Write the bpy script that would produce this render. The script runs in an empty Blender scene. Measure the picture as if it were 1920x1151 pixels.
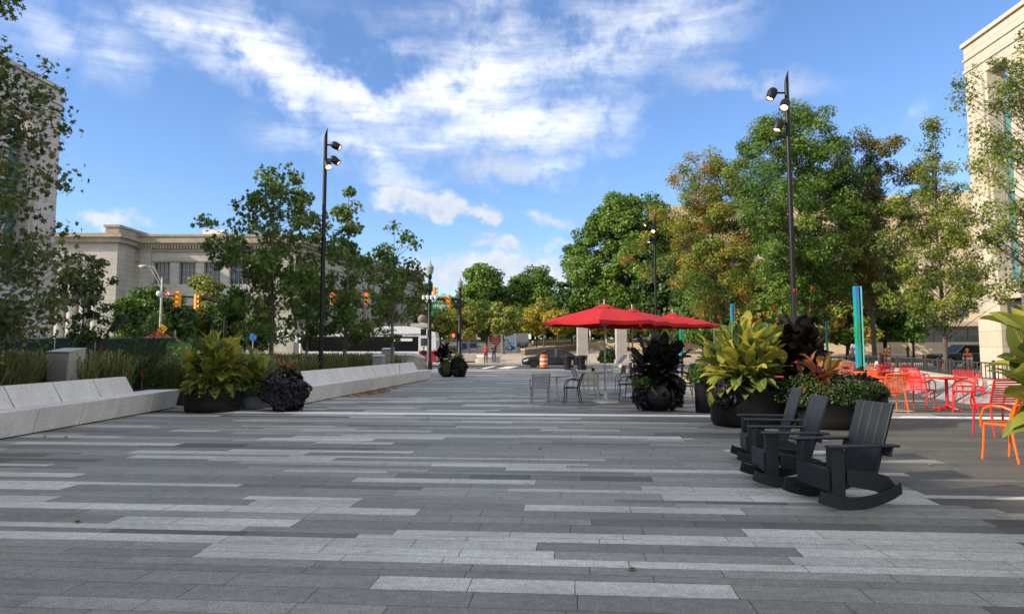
import bpy, bmesh, math, random
import numpy as np
from mathutils import Vector, Matrix

R = math.radians
scn = bpy.context.scene
COL = scn.collection

# ------------------------------------------------------------------ camera
F_PX, CX, HOR = 1400.0, 960.0, 652.0
TANP = 0.088
PITCH = math.atan(TANP)
CY = HOR - F_PX * TANP
CAMZ = 1.55
cam_d = bpy.data.cameras.new("camera")
cam = bpy.data.objects.new("camera", cam_d)
COL.objects.link(cam)
cam.location = (0, 0, CAMZ)
cam.rotation_euler = (R(90) + PITCH, 0, 0)
cam_d.sensor_width = 36
cam_d.lens = 36 * F_PX / 1920
cam_d.shift_y = -(575.5 - CY) / 1920
cam_d.clip_start = 0.05
cam_d.clip_end = 3000
scn.camera = cam

def ray(px, py):
    u = (px - CX) / F_PX; v = (CY - py) / F_PX
    c, s = math.cos(PITCH), math.sin(PITCH)
    return Vector((u, c - v * s, s + v * c))
def at(px, py, Y):
    """world point seen at a photo pixel, at depth Y metres"""
    r = ray(px, py); t = Y / r.y
    return Vector((r.x * t, Y, CAMZ + r.z * t))
def G(px, py, z=0.0):
    r = ray(px, py); t = (z - CAMZ) / r.z
    return Vector((r.x * t, r.y * t, z))
def XA(px, Y, py=652):
    return at(px, py, Y).x

# ------------------------------------------------------------------ light
SUN_EL, SUN_S = R(25.6), 0.32
sun_dir = Vector((-1, -SUN_S, 0)).normalized() * math.cos(SUN_EL) + Vector((0, 0, math.sin(SUN_EL)))
sd = bpy.data.lights.new("sun", 'SUN'); sd.energy = 4.3; sd.angle = R(0.53); sd.color = (1.0, 0.86, 0.68)
so = bpy.data.objects.new("sun", sd); COL.objects.link(so)
so.rotation_euler = sun_dir.to_track_quat('Z', 'Y').to_euler()
so.location = sun_dir * 100

w = bpy.data.worlds.new("World"); scn.world = w; w.use_nodes = True
N = w.node_tree.nodes; L = w.node_tree.links; N.clear()
out = N.new("ShaderNodeOutputWorld"); bg = N.new("ShaderNodeBackground"); bg.inputs[1].default_value = 0.115
L.new(bg.outputs[0], out.inputs[0])
sky = N.new("ShaderNodeTexSky"); sky.sky_type = 'NISHITA'; sky.sun_disc = False
sky.sun_elevation = SUN_EL; sky.sun_rotation = math.atan2(sun_dir.x, sun_dir.y)
sky.air_density = 1.0; sky.dust_density = 0.4; sky.ozone_density = 2.2; sky.altitude = 200
def mth(op, a, b=None, c=None, clamp=False):
    n = N.new("ShaderNodeMath"); n.operation = op; n.use_clamp = clamp
    for i, v in enumerate((a, b, c)):
        if v is None: continue
        if isinstance(v, (int, float)): n.inputs[i].default_value = v
        else: L.new(v, n.inputs[i])
    return n.outputs[0]
tc = N.new("ShaderNodeTexCoord"); sep = N.new("ShaderNodeSeparateXYZ"); L.new(tc.outputs['Generated'], sep.inputs[0])
DEG = 180 / math.pi
az = mth('MULTIPLY', mth('ARCTAN2', sep.outputs[0], sep.outputs[1]), DEG)
el = mth('MULTIPLY', mth('ARCSINE', sep.outputs[2]), DEG)
cmb = N.new("ShaderNodeCombineXYZ"); L.new(az, cmb.inputs[0]); L.new(el, cmb.inputs[1])
AE = cmb.outputs[0]
def noise(vec, scale, detail, rough, dist=0.0):
    n = N.new("ShaderNodeTexNoise"); n.inputs['Scale'].default_value = scale; n.inputs['Detail'].default_value = detail
    n.inputs['Roughness'].default_value = rough; n.inputs['Distortion'].default_value = dist
    L.new(vec, n.inputs['Vector']); return n
def mapping(vec, rot=0, scl=(1, 1, 1), loc=(0, 0, 0), typ='POINT'):
    m = N.new("ShaderNodeMapping"); m.vector_type = typ
    m.inputs['Location'].default_value = loc; m.inputs['Rotation'].default_value = (0, 0, rot); m.inputs['Scale'].default_value = scl
    L.new(vec, m.inputs['Vector']); return m.outputs[0]
# warp the lookup so the cloud outlines are ragged
wn = noise(AE, 0.16, 5, 0.6)
vs = N.new("ShaderNodeVectorMath"); vs.operation = 'SUBTRACT'; L.new(wn.outputs['Color'], vs.inputs[0]); vs.inputs[1].default_value = (.5, .5, .5)
vm = N.new("ShaderNodeVectorMath"); vm.operation = 'SCALE'; L.new(vs.outputs[0], vm.inputs[0]); vm.inputs['Scale'].default_value = 5.0
va = N.new("ShaderNodeVectorMath"); va.operation = 'ADD'; L.new(AE, va.inputs[0]); L.new(vm.outputs[0], va.inputs[1])
WAE = va.outputs[0]
def azel(px, py):
    r = ray(px, py).normalized(); return math.degrees(math.atan2(r.x, r.y)), math.degrees(math.asin(r.z))
def blob(px, py, rx, ry, rot=0, gain=1.0, vec=None):
    a, e = azel(px, py); k = DEG / F_PX
    m = mapping(vec or WAE, R(rot), (rx * k, ry * k, 1), (a, e, 0), 'TEXTURE')
    ln = N.new("ShaderNodeVectorMath"); ln.operation = 'LENGTH'; L.new(m, ln.inputs[0])
    return mth('MULTIPLY', mth('SUBTRACT', 1.0, ln.outputs['Value'], clamp=True), gain)
def mx(lst):
    r = lst[0]
    for x in lst[1:]: r = mth('MAXIMUM', r, x)
    return r
wisp = mx([blob(150, 60, 210, 90, -6, .75), blob(360, 40, 150, 60, -15, 1.1), blob(500, 115, 240, 95, -24, 1.5), blob(690, 190, 240, 110, -20, 1.45),
           blob(880, 150, 330, 125, 12, 1.25), blob(1150, 80, 420, 120, 16, .95), blob(960, 230, 340, 85, 6, 1.4), blob(690, 285, 170, 60, -28, 1.1),
           blob(560, 235, 150, 50, 5, .7), blob(1040, 315, 110, 55, -10, 1.0), blob(1120, 265, 150, 45, 12, .6), blob(230, 95, 110, 45, -12, .8), blob(880, 20, 500, 60, 3, .5)])
fine = noise(mapping(AE, R(-17), (0.07, 0.46, 1)), 1.0, 9, 0.62, 0.35)
fine2 = noise(mapping(AE, R(-30), (0.35, 0.5, 1), (3, 7, 0)), 1.0, 8, 0.6, 0.6)
fine3 = noise(mapping(AE, R(-15), (0.16, 1.5, 1), (5, 2, 0)), 1.0, 7, 0.6, 0.5)
f = mth('ADD', mth('ADD', mth('MULTIPLY', fine.outputs[0], 0.56), mth('MULTIPLY', fine2.outputs[0], 0.22)), mth('MULTIPLY', fine3.outputs[0], 0.22))
dens = mth('MULTIPLY', wisp, mth('MULTIPLY', mth('SUBTRACT', f, 0.25), 3.3), clamp=True)
mr = N.new("ShaderNodeMapRange"); mr.interpolation_type = 'SMOOTHSTEP'; L.new(dens, mr.inputs[0]); mr.inputs[1].default_value = 0.0; mr.inputs[2].default_value = 1.12
wispd = mth('MULTIPLY', mr.outputs[0], 0.88)
cum = mx([blob(800, 388, 130, 42, -6, 1.2), blob(900, 398, 90, 30, 0, 1.1), blob(740, 365, 60, 26, 0, 1), blob(940, 455, 75, 32, -5, 1.1), blob(1040, 462, 60, 24, 0, .6),
          blob(940, 520, 300, 62, 0, .9), blob(210, 415, 70, 22, 0, .7), blob(1030, 410, 70, 25, -5, .5), blob(1010, 500, 90, 20, 0, .6), blob(1720, 215, 60, 30, 20, .35)])
cn = noise(AE, 0.55, 8, 0.62, 0.2)
cumd = mth('MULTIPLY', cum, mth('MULTIPLY', mth('SUBTRACT', cn.outputs[0], 0.20), 5.0), clamp=True)
mr2 = N.new("ShaderNodeMapRange"); mr2.interpolation_type = 'SMOOTHSTEP'; L.new(cumd, mr2.inputs[0]); mr2.inputs[1].default_value = .1; mr2.inputs[2].default_value = .9
cumd = mth('MULTIPLY', mr2.outputs[0], .85)
wl = noise(AE, 0.3, 3, .5)
lens = mx([blob(1400, 150, 200, 46, -9, .9), blob(925, 325, 110, 36, 0, 1.1), blob(760, 335, 130, 24, 0, .55)])
mr3 = N.new("ShaderNodeMapRange"); mr3.interpolation_type = 'SMOOTHSTEP'; L.new(lens, mr3.inputs[0]); mr3.inputs[1].default_value = 0; mr3.inputs[2].default_value = .8
lensd = mth('MULTIPLY', mr3.outputs[0], .75)
def mixc(fac, a, b):
    n = N.new("ShaderNodeMix"); n.data_type = 'RGBA'
    L.new(fac, n.inputs[0])
    for v, i in ((a, 6), (b, 7)):
        if isinstance(v, tuple): n.inputs[i].default_value = v
        else: L.new(v, n.inputs[i])
    return n.outputs[2]
tint = N.new("ShaderNodeMix"); tint.data_type = 'RGBA'; tint.blend_type = 'MULTIPLY'; tint.inputs[0].default_value = 1
L.new(sky.outputs[0], tint.inputs[6]); tint.inputs[7].default_value = SKYTINT = (0.79, 0.92, 1.15, 1)
cshade = mixc(mth('MULTIPLY', mth('SUBTRACT', cn.outputs[0], .35), 3.0, clamp=True), (3.6, 3.9, 4.5, 1), (4.9, 5.0, 5.3, 1))
c1 = mixc(lensd, tint.outputs[2], (3.9, 4.2, 4.9, 1))
c2 = mixc(cumd, c1, cshade)
c3 = mixc(wispd, c2, (6.4, 6.5, 6.8, 1))
# the rest of the sky dome: unseen broken cloud added overhead and behind as fill light
aaz = mth('ABSOLUTE', az)
def sstep(v, a, b):
    m = N.new("ShaderNodeMapRange"); m.interpolation_type = 'SMOOTHSTEP'; L.new(v, m.inputs[0]); m.inputs[1].default_value = a; m.inputs[2].default_value = b; return m.outputs[0]
away = mth('MAXIMUM', sstep(aaz, 42, 62), sstep(el, 30, 42))
gn = noise(tc.outputs['Generated'], 2.6, 8, .6, .4)
fill_cloud = mth('MULTIPLY', away, sstep(gn.outputs[0], .40, .58))
c4 = mixc(mth('MULTIPLY', fill_cloud, .9), c3, (8.2, 8.0, 7.5, 1))
L.new(c4, bg.inputs[0])

scn.view_settings.view_transform = 'Standard'; scn.view_settings.look = 'None'
scn.view_settings.gamma = 1; scn.view_settings.exposure = 0.72
scn.render.engine = 'CYCLES'
scn.cycles.max_bounces = 6; scn.cycles.transparent_max_bounces = 6
scn.cycles.use_denoising = True

# ------------------------------------------------------------------ materials
def M(name, c, rough=.7, metal=0., c2=None, scale=4., bump=0., bscale=40., spec=.4, sx=(1, 1, 1), fine=0., fscale=200, coord='Object', emit=None, coat=0., world=False, course=None):
    m = bpy.data.materials.new(name); m.use_nodes = True
    n = m.node_tree.nodes; l = m.node_tree.links; p = n['Principled BSDF']
    p.inputs['Roughness'].default_value = rough; p.inputs['Metallic'].default_value = metal
    p.inputs['Specular IOR Level'].default_value = spec; p.inputs['Coat Weight'].default_value = coat
    c = tuple(c) + (1,)
    if c2 is None: c2 = tuple(x * .82 for x in c[:3])
    c2 = tuple(c2) + (1,)
    t = n.new("ShaderNodeTexCoord"); mp = n.new("ShaderNodeMapping"); mp.inputs['Scale'].default_value = sx
    if world:
        g = n.new("ShaderNodeNewGeometry"); l.new(g.outputs['Position'], mp.inputs[0])
    else: l.new(t.outputs[coord], mp.inputs[0])
    no = n.new("ShaderNodeTexNoise"); no.inputs['Scale'].default_value = scale; no.inputs['Detail'].default_value = 6; no.inputs['Roughness'].default_value = .6
    l.new(mp.outputs[0], no.inputs['Vector'])
    rp = n.new("ShaderNodeValToRGB"); rp.color_ramp.elements[0].position = .3; rp.color_ramp.elements[1].position = .7
    rp.color_ramp.elements[0].color = c2; rp.color_ramp.elements[1].color = c
    l.new(no.outputs[0], rp.inputs[0]); colout = rp.outputs[0]
    if course:   # ashlar joints: bw x bh metre blocks
        sp = n.new("ShaderNodeSeparateXYZ"); l.new(t.outputs['Object'], sp.inputs[0]); ad = n.new("ShaderNodeMath"); l.new(sp.outputs[0], ad.inputs[0]); l.new(sp.outputs[1], ad.inputs[1])
        cb3 = n.new("ShaderNodeCombineXYZ"); l.new(ad.outputs[0], cb3.inputs[0]); l.new(sp.outputs[2], cb3.inputs[1])
        bk = n.new("ShaderNodeTexBrick"); bk.inputs['Scale'].default_value = 1; bk.inputs['Brick Width'].default_value = course[0]; bk.inputs['Row Height'].default_value = course[1]
        bk.inputs['Mortar Size'].default_value = .018; bk.inputs['Color1'].default_value = (1, 1, 1, 1); bk.inputs['Color2'].default_value = (.88, .87, .86, 1); bk.inputs['Mortar'].default_value = (.62, .60, .57, 1)
        l.new(cb3.outputs[0], bk.inputs[0]); mm_ = n.new("ShaderNodeMix"); mm_.data_type = 'RGBA'; mm_.blend_type = 'MULTIPLY'; mm_.inputs[0].default_value = 1; l.new(colout, mm_.inputs[6]); l.new(bk.outputs[0], mm_.inputs[7]); colout = mm_.outputs[2]
    if fine > 0:
        n2 = n.new("ShaderNodeTexNoise"); n2.inputs['Scale'].default_value = fscale; n2.inputs['Detail'].default_value = 2
        l.new(mp.outputs[0], n2.inputs['Vector'])
        mr = n.new("ShaderNodeMapRange"); mr.inputs[1].default_value = .3; mr.inputs[2].default_value = .7; mr.inputs[3].default_value = 1 - fine; mr.inputs[4].default_value = 1 + fine
        l.new(n2.outputs[0], mr.inputs[0])
        mu = n.new("ShaderNodeVectorMath"); mu.operation = 'SCALE'; l.new(colout, mu.inputs[0]); l.new(mr.outputs[0], mu.inputs['Scale']); colout = mu.outputs[0]
    l.new(colout, p.inputs['Base Color'])
    if bump > 0:
        nb = n.new("ShaderNodeTexNoise"); nb.inputs['Scale'].default_value = bscale; nb.inputs['Detail'].default_value = 4; l.new(mp.outputs[0], nb.inputs['Vector'])
        b = n.new("ShaderNodeBump"); b.inputs['Strength'].default_value = bump; b.inputs['Distance'].default_value = .02
        l.new(nb.outputs[0], b.inputs['Height']); l.new(b.outputs[0], p.inputs['Normal'])
    if emit:
        p.inputs['Emission Color'].default_value = tuple(emit[0]) + (1,); p.inputs['Emission Strength'].default_value = emit[1]
    return m

def leafmat(name, cols, trans=.3, rough=.5, patch=None, patch_scale=.35, stripes=None):
    """cols: ramp driven by the per-leaf attribute 'hue'; patch: autumn colour in big irregular patches; stripes: pale veins along UV"""
    m = bpy.data.materials.new(name); m.use_nodes = True
    n = m.node_tree.nodes; l = m.node_tree.links; p = n['Principled BSDF']
    a = n.new("ShaderNodeAttribute"); a.attribute_name = 'hue'
    rp = n.new("ShaderNodeValToRGB"); e = rp.color_ramp.elements
    while len(e) < len(cols): e.new(.5)
    for i, c in enumerate(cols):
        e[i].position = i / (len(cols) - 1); e[i].color = tuple(c) + (1,)
    l.new(a.outputs['Fac'], rp.inputs[0]); co = rp.outputs[0]
    if patch:
        t = n.new("ShaderNodeTexCoord"); no = n.new("ShaderNodeTexNoise"); no.inputs['Scale'].default_value = patch_scale; no.inputs['Detail'].default_value = 4; no.inputs['Roughness'].default_value = .7
        l.new(t.outputs['Object'], no.inputs['Vector'])
        r2 = n.new("ShaderNodeValToRGB"); r2.color_ramp.elements[0].position = patch[1]; r2.color_ramp.elements[1].position = patch[1] + .1
        r2.color_ramp.elements[0].color = (0, 0, 0, 1); r2.color_ramp.elements[1].color = (1, 1, 1, 1)
        l.new(no.outputs[0], r2.inputs[0])
        mi = n.new("ShaderNodeMix"); mi.data_type = 'RGBA'; l.new(r2.outputs[0], mi.inputs[0]); l.new(co, mi.inputs[6]); mi.inputs[7].default_value = tuple(patch[0]) + (1,)
        co = mi.outputs[2]
    if stripes:
        uv = n.new("ShaderNodeUVMap"); s = n.new("ShaderNodeSeparateXYZ"); l.new(uv.outputs[0], s.inputs[0])
        def mm(op, x, y):
            q = n.new("ShaderNodeMath"); q.operation = op
            for i, v in enumerate((x, y)):
                if isinstance(v, (int, float)): q.inputs[i].default_value = v
                elif v is not None: l.new(v, q.inputs[i])
            return q.outputs[0]
        ab = mm('ABSOLUTE', mm('SUBTRACT', s.outputs[0], .5), None)
        ph = mm('SUBTRACT', mm('MULTIPLY', s.outputs[1], 1.0), mm('MULTIPLY', ab, .9))
        wv = mm('SINE', mm('MULTIPLY', ph, 95.0), None)
        fc = mm('MULTIPLY', mm('ADD', wv, 1.0), .5 * stripes[1])
        mi = n.new("ShaderNodeMix"); mi.data_type = 'RGBA'; l.new(fc, mi.inputs[0]); l.new(co, mi.inputs[6]); mi.inputs[7].default_value = tuple(stripes[0]) + (1,)
        mid = mm('LESS_THAN', ab, .03)
        m2 = n.new("ShaderNodeMix"); m2.data_type = 'RGBA'; l.new(mm('MULTIPLY', mid, .6), m2.inputs[0]); l.new(mi.outputs[2], m2.inputs[6]); m2.inputs[7].default_value = tuple(stripes[2]) + (1,)
        co = m2.outputs[2]
        t3 = n.new("ShaderNodeTexCoord"); n3 = n.new("ShaderNodeTexNoise"); n3.inputs['Scale'].default_value = 9; n3.inputs['Detail'].default_value = 6; n3.inputs['Roughness'].default_value = .75; l.new(t3.outputs['Object'], n3.inputs['Vector'])
        r3 = n.new("ShaderNodeValToRGB"); r3.color_ramp.elements[0].position = .60; r3.color_ramp.elements[1].position = .68; r3.color_ramp.elements[0].color = (0, 0, 0, 1); r3.color_ramp.elements[1].color = (.75, .75, .75, 1); l.new(n3.outputs[0], r3.inputs[0])
        m3 = n.new("ShaderNodeMix"); m3.data_type = 'RGBA'; l.new(r3.outputs[0], m3.inputs[0]); l.new(co, m3.inputs[6]); m3.inputs[7].default_value = tuple(x * .35 + y for x, y in zip(cols[1], (.03, .018, .004))) + (1,); co = m3.outputs[2]
        b = n.new("ShaderNodeBump"); b.inputs['Strength'].default_value = .35; b.inputs['Distance'].default_value = .01; l.new(wv, b.inputs['Height']); l.new(b.outputs[0], p.inputs['Normal'])
    l.new(co, p.inputs['Base Color']); p.inputs['Roughness'].default_value = rough; p.inputs['Specular IOR Level'].default_value = .35
    tr = n.new("ShaderNodeBsdfTranslucent"); l.new(co, tr.inputs[0])
    ms = n.new("ShaderNodeMixShader"); ms.inputs[0].default_value = trans
    l.new(p.outputs[0], ms.inputs[1]); l.new(tr.outputs[0], ms.inputs[2]); l.new(ms.outputs[0], n['Material Output'].inputs[0])
    return m

# ------------------------------------------------------------------ mesh builder
class MB:
    def __init__(s): s.v = []; s.f = []; s.mi = []; s.cur = 0
    def add(s, vs, fs):
        o = len(s.v); s.v += [tuple(v) for v in vs]; s.f += [tuple(i + o for i in f) for f in fs]; s.mi += [s.cur] * len(fs); return s
    def box(s, x0, x1, y0, y1, z0, z1, mat=None):
        vs = [Vector(p) for p in ((x0, y0, z0), (x1, y0, z0), (x1, y1, z0), (x0, y1, z0), (x0, y0, z1), (x1, y0, z1), (x1, y1, z1), (x0, y1, z1))]
        if mat: vs = [mat @ v for v in vs]
        return s.add(vs, [(0, 3, 2, 1), (4, 5, 6, 7), (0, 1, 5, 4), (1, 2, 6, 5), (2, 3, 7, 6), (3, 0, 4, 7)])
    def quad(s, a, b, c, d): return s.add([a, b, c, d], [(0, 1, 2, 3)])
    def tube(s, pts, rad, n=8, cap=True):
        pts = [Vector(p) for p in pts]
        if not hasattr(rad, '__len__'): rad = [rad] * len(pts)
        o = len(s.v); up = None
        for i, p in enumerate(pts):
            d = (pts[min(i + 1, len(pts) - 1)] - pts[max(i - 1, 0)]).normalized()
            if up is None:
                up = Vector((0, 0, 1)) if abs(d.z) < .9 else Vector((1, 0, 0))
            a = d.cross(up).normalized(); b = a.cross(d).normalized(); up = b
            for k in range(n):
                t = 2 * math.pi * k / n
                s.v.append(tuple(p + (a * math.cos(t) + b * math.sin(t)) * rad[i]))
        for i in range(len(pts) - 1):
            for k in range(n):
                k2 = (k + 1) % n
                s.f.append((o + i * n + k, o + i * n + k2, o + (i + 1) * n + k2, o + (i + 1) * n + k)); s.mi.append(s.cur)
        if cap:
            s.f.append(tuple(o + k for k in range(n))[::-1]); s.mi.append(s.cur)
            s.f.append(tuple(o + (len(pts) - 1) * n + k for k in range(n))); s.mi.append(s.cur)
        return s
    def lathe(s, prof, n=24, c=(0, 0, 0), mat=None):
        o = len(s.v)
        for r, z in prof:
            for k in range(n):
                t = 2 * math.pi * k / n
                p = Vector((c[0] + max(r, 1e-4) * math.cos(t), c[1] + max(r, 1e-4) * math.sin(t), c[2] + z))
                s.v.append(tuple(mat @ p if mat else p))
        for i in range(len(prof) - 1):
            for k in range(n):
                k2 = (k + 1) % n
                s.f.append((o + i * n + k, o + i * n + k2, o + (i + 1) * n + k2, o + (i + 1) * n + k)); s.mi.append(s.cur)
        return s
    def prism(s, poly, axis, a, b, mat=None):
        """extrude a 2-D polygon: axis 'x' -> poly is (y,z); 'y' -> (x,z); 'z' -> (x,y)"""
        def P(u, v, t):
            p = Vector((t, u, v)) if axis == 'x' else Vector((u, t, v)) if axis == 'y' else Vector((u, v, t))
            return mat @ p if mat else p
        n = len(poly)
        vs = [P(u, v, a) for u, v in poly] + [P(u, v, b) for u, v in poly]
        return s.add(vs, [tuple(range(n))[::-1], tuple(range(n, 2 * n))] + [(i, (i + 1) % n, n + (i + 1) % n, n + i) for i in range(n)])
    def sphere(s, c, r, nu=16, nv=10, mat=None):
        rr = r if hasattr(r, '__len__') else (r, r, r)
        o = len(s.v)
        for j in range(nv + 1):
            ph = -math.pi / 2 + math.pi * j / nv
            for k in range(nu):
                t = 2 * math.pi * k / nu
                p = Vector((c[0] + rr[0] * max(math.cos(ph), 1e-3) * math.cos(t), c[1] + rr[1] * max(math.cos(ph), 1e-3) * math.sin(t), c[2] + rr[2] * math.sin(ph)))
                s.v.append(tuple(mat @ p if mat else p))
        for j in range(nv):
            for k in range(nu):
                k2 = (k + 1) % nu
                s.f.append((o + j * nu + k, o + j * nu + k2, o + (j + 1) * nu + k2, o + (j + 1) * nu + k)); s.mi.append(s.cur)
        return s
    def build(s, name, mats, parent=None, smooth=False, bevel=0, loc=None, rz=0, angle=35, recalc=True):
        me = bpy.data.meshes.new(name); me.from_pydata(s.v, [], s.f)
        for m in (mats if isinstance(mats, (list, tuple)) else [mats]): me.materials.append(m)
        me.polygons.foreach_set('material_index', s.mi)
        if recalc and len(s.f) < 60000:
            bm = bmesh.new(); bm.from_mesh(me); bmesh.ops.recalc_face_normals(bm, faces=bm.faces); bm.to_mesh(me); bm.free()
        o = bpy.data.objects.new(name, me); COL.objects.link(o)
        if smooth:
            me.polygons.foreach_set('use_smooth', [True] * len(me.polygons))
            me.set_sharp_from_angle(angle=R(angle))
        if bevel:
            b = o.modifiers.new('bevel', 'BEVEL'); b.width = bevel; b.segments = 2; b.limit_method = 'ANGLE'; b.angle_limit = R(40)
        if parent: o.parent = parent
        if loc is not None: o.location = loc
        o.rotation_euler.z = rz
        me.update(); return o

def tag(o, label=None, cat=None, group=None, kind=None):
    for k, v in (('label', label), ('category', cat), ('group', group), ('kind', kind)):
        if v: o[k] = v
    return o
def thing(name, label, cat, loc=(0, 0, 0), rz=0, group=None):
    o = bpy.data.objects.new(name, None); COL.objects.link(o); o.empty_display_size = .2
    o.location = loc; o.rotation_euler.z = rz
    return tag(o, label, cat, group)
KIDS = {}
def copy_tree(o, loc, rz=None, label=None, parent=None, scale=None):
    c = o.copy(); COL.objects.link(c)
    if parent is None:
        c.location = loc
        if rz is not None: c.rotation_euler.z = rz
        if label: c['label'] = label
        if scale: c.scale = (scale,) * 3
    else: c.parent = parent
    if o.name not in KIDS: KIDS[o.name] = list(o.children)
    for ch in KIDS[o.name]: copy_tree(ch, None, parent=c)
    return c
def structure(o): o['kind'] = 'structure'; return o
def text(body, size, name, mat, parent, loc, rot=(R(90), 0, 0), ext=.004, align='CENTER', xs=1.):
    c = bpy.data.curves.new(name, 'FONT'); c.body = body; c.size = size; c.extrude = ext; c.align_x = align; c.align_y = 'CENTER'
    c.materials.append(mat); tmp = bpy.data.objects.new(name, c); COL.objects.link(tmp)
    me = bpy.data.meshes.new_from_object(tmp.evaluated_get(bpy.context.evaluated_depsgraph_get())); bpy.data.objects.remove(tmp); bpy.data.curves.remove(c)
    if not me.materials: me.materials.append(mat)
    o = bpy.data.objects.new(name, me); COL.objects.link(o)
    o.parent = parent; o.location = loc; o.rotation_euler = rot; o.scale = (xs, 1, 1); return o

# ------------------------------------------------------------------ leaves as one numpy mesh
LEAF = {
 'star': np.array([(0, -.5, 0), (.16, -.22, .03), (.5, -.2, .1), (.27, .02, .03), (.4, .3, .08), (.13, .2, .02), (0, .55, 0), (-.13, .2, .02), (-.4, .3, .08), (-.27, .02, .03), (-.5, -.2, .1), (-.16, -.22, .03)]),
 'rhomb': np.array([(0, -.5, 0), (.3, -.05, .08), (0, .5, -.03), (-.3, -.05, .08)]),
 'oak': np.array([(0, -.5, 0), (.12, -.1, .03), (.3, .05, .1), (.1, .15, .02), (0, .5, -.03), (-.1, .15, .02), (-.3, .05, .1), (-.12, -.1, .03)]),
 'slim': np.array([(0, -.5, 0), (.16, 0, .05), (0, .5, -.05), (-.16, 0, .05)]),
 'clus': np.array([(0, -.5, 0), (.42, -.3, .12), (.3, .12, 0), (.48, .4, .1), (0, .42, -.08), (-.44, .3, .1), (-.28, -.05, 0), (-.4, -.38, .12)]),
}
def leaves(name, pts, size, shape, mat, parent, hue, rng, out=None, upb=.5, loc=None):
    n = len(pts); T = LEAF[shape]; k = len(T)
    nr = rng.normal(size=(n, 3)) * .75
    nr[:, 2] += upb
    if out is not None: nr += out * .9
    nr /= np.linalg.norm(nr, axis=1)[:, None] + 1e-9
    rd = rng.normal(size=(n, 3)); a = np.cross(nr, rd); a /= np.linalg.norm(a, axis=1)[:, None] + 1e-9
    b = np.cross(nr, a)
    s = np.asarray(size).reshape(-1, 1) * np.ones((n, 1))
    V = pts[:, None, :] + s[:, None, :] * (a[:, None, :] * T[None, :, 0:1] + b[:, None, :] * T[None, :, 1:2] + nr[:, None, :] * T[None, :, 2:3])
    me = bpy.data.meshes.new(name)
    me.vertices.add(n * k); me.vertices.foreach_set('co', V.reshape(-1).astype(np.float32))
    me.loops.add(n * k); me.loops.foreach_set('vertex_index', np.arange(n * k, dtype=np.int32))
    me.polygons.add(n); me.polygons.foreach_set('loop_start', np.arange(0, n * k, k, dtype=np.int32))
    at_ = me.attributes.new('hue', 'FLOAT', 'FACE'); at_.data.foreach_set('value', np.clip(hue, 0, 1).astype(np.float32))
    me.materials.append(mat); me.update(calc_edges=True)
    o = bpy.data.objects.new(name, me); COL.objects.link(o)
    if parent: o.parent = parent
    if loc is not None: o.location = loc
    return o

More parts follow.
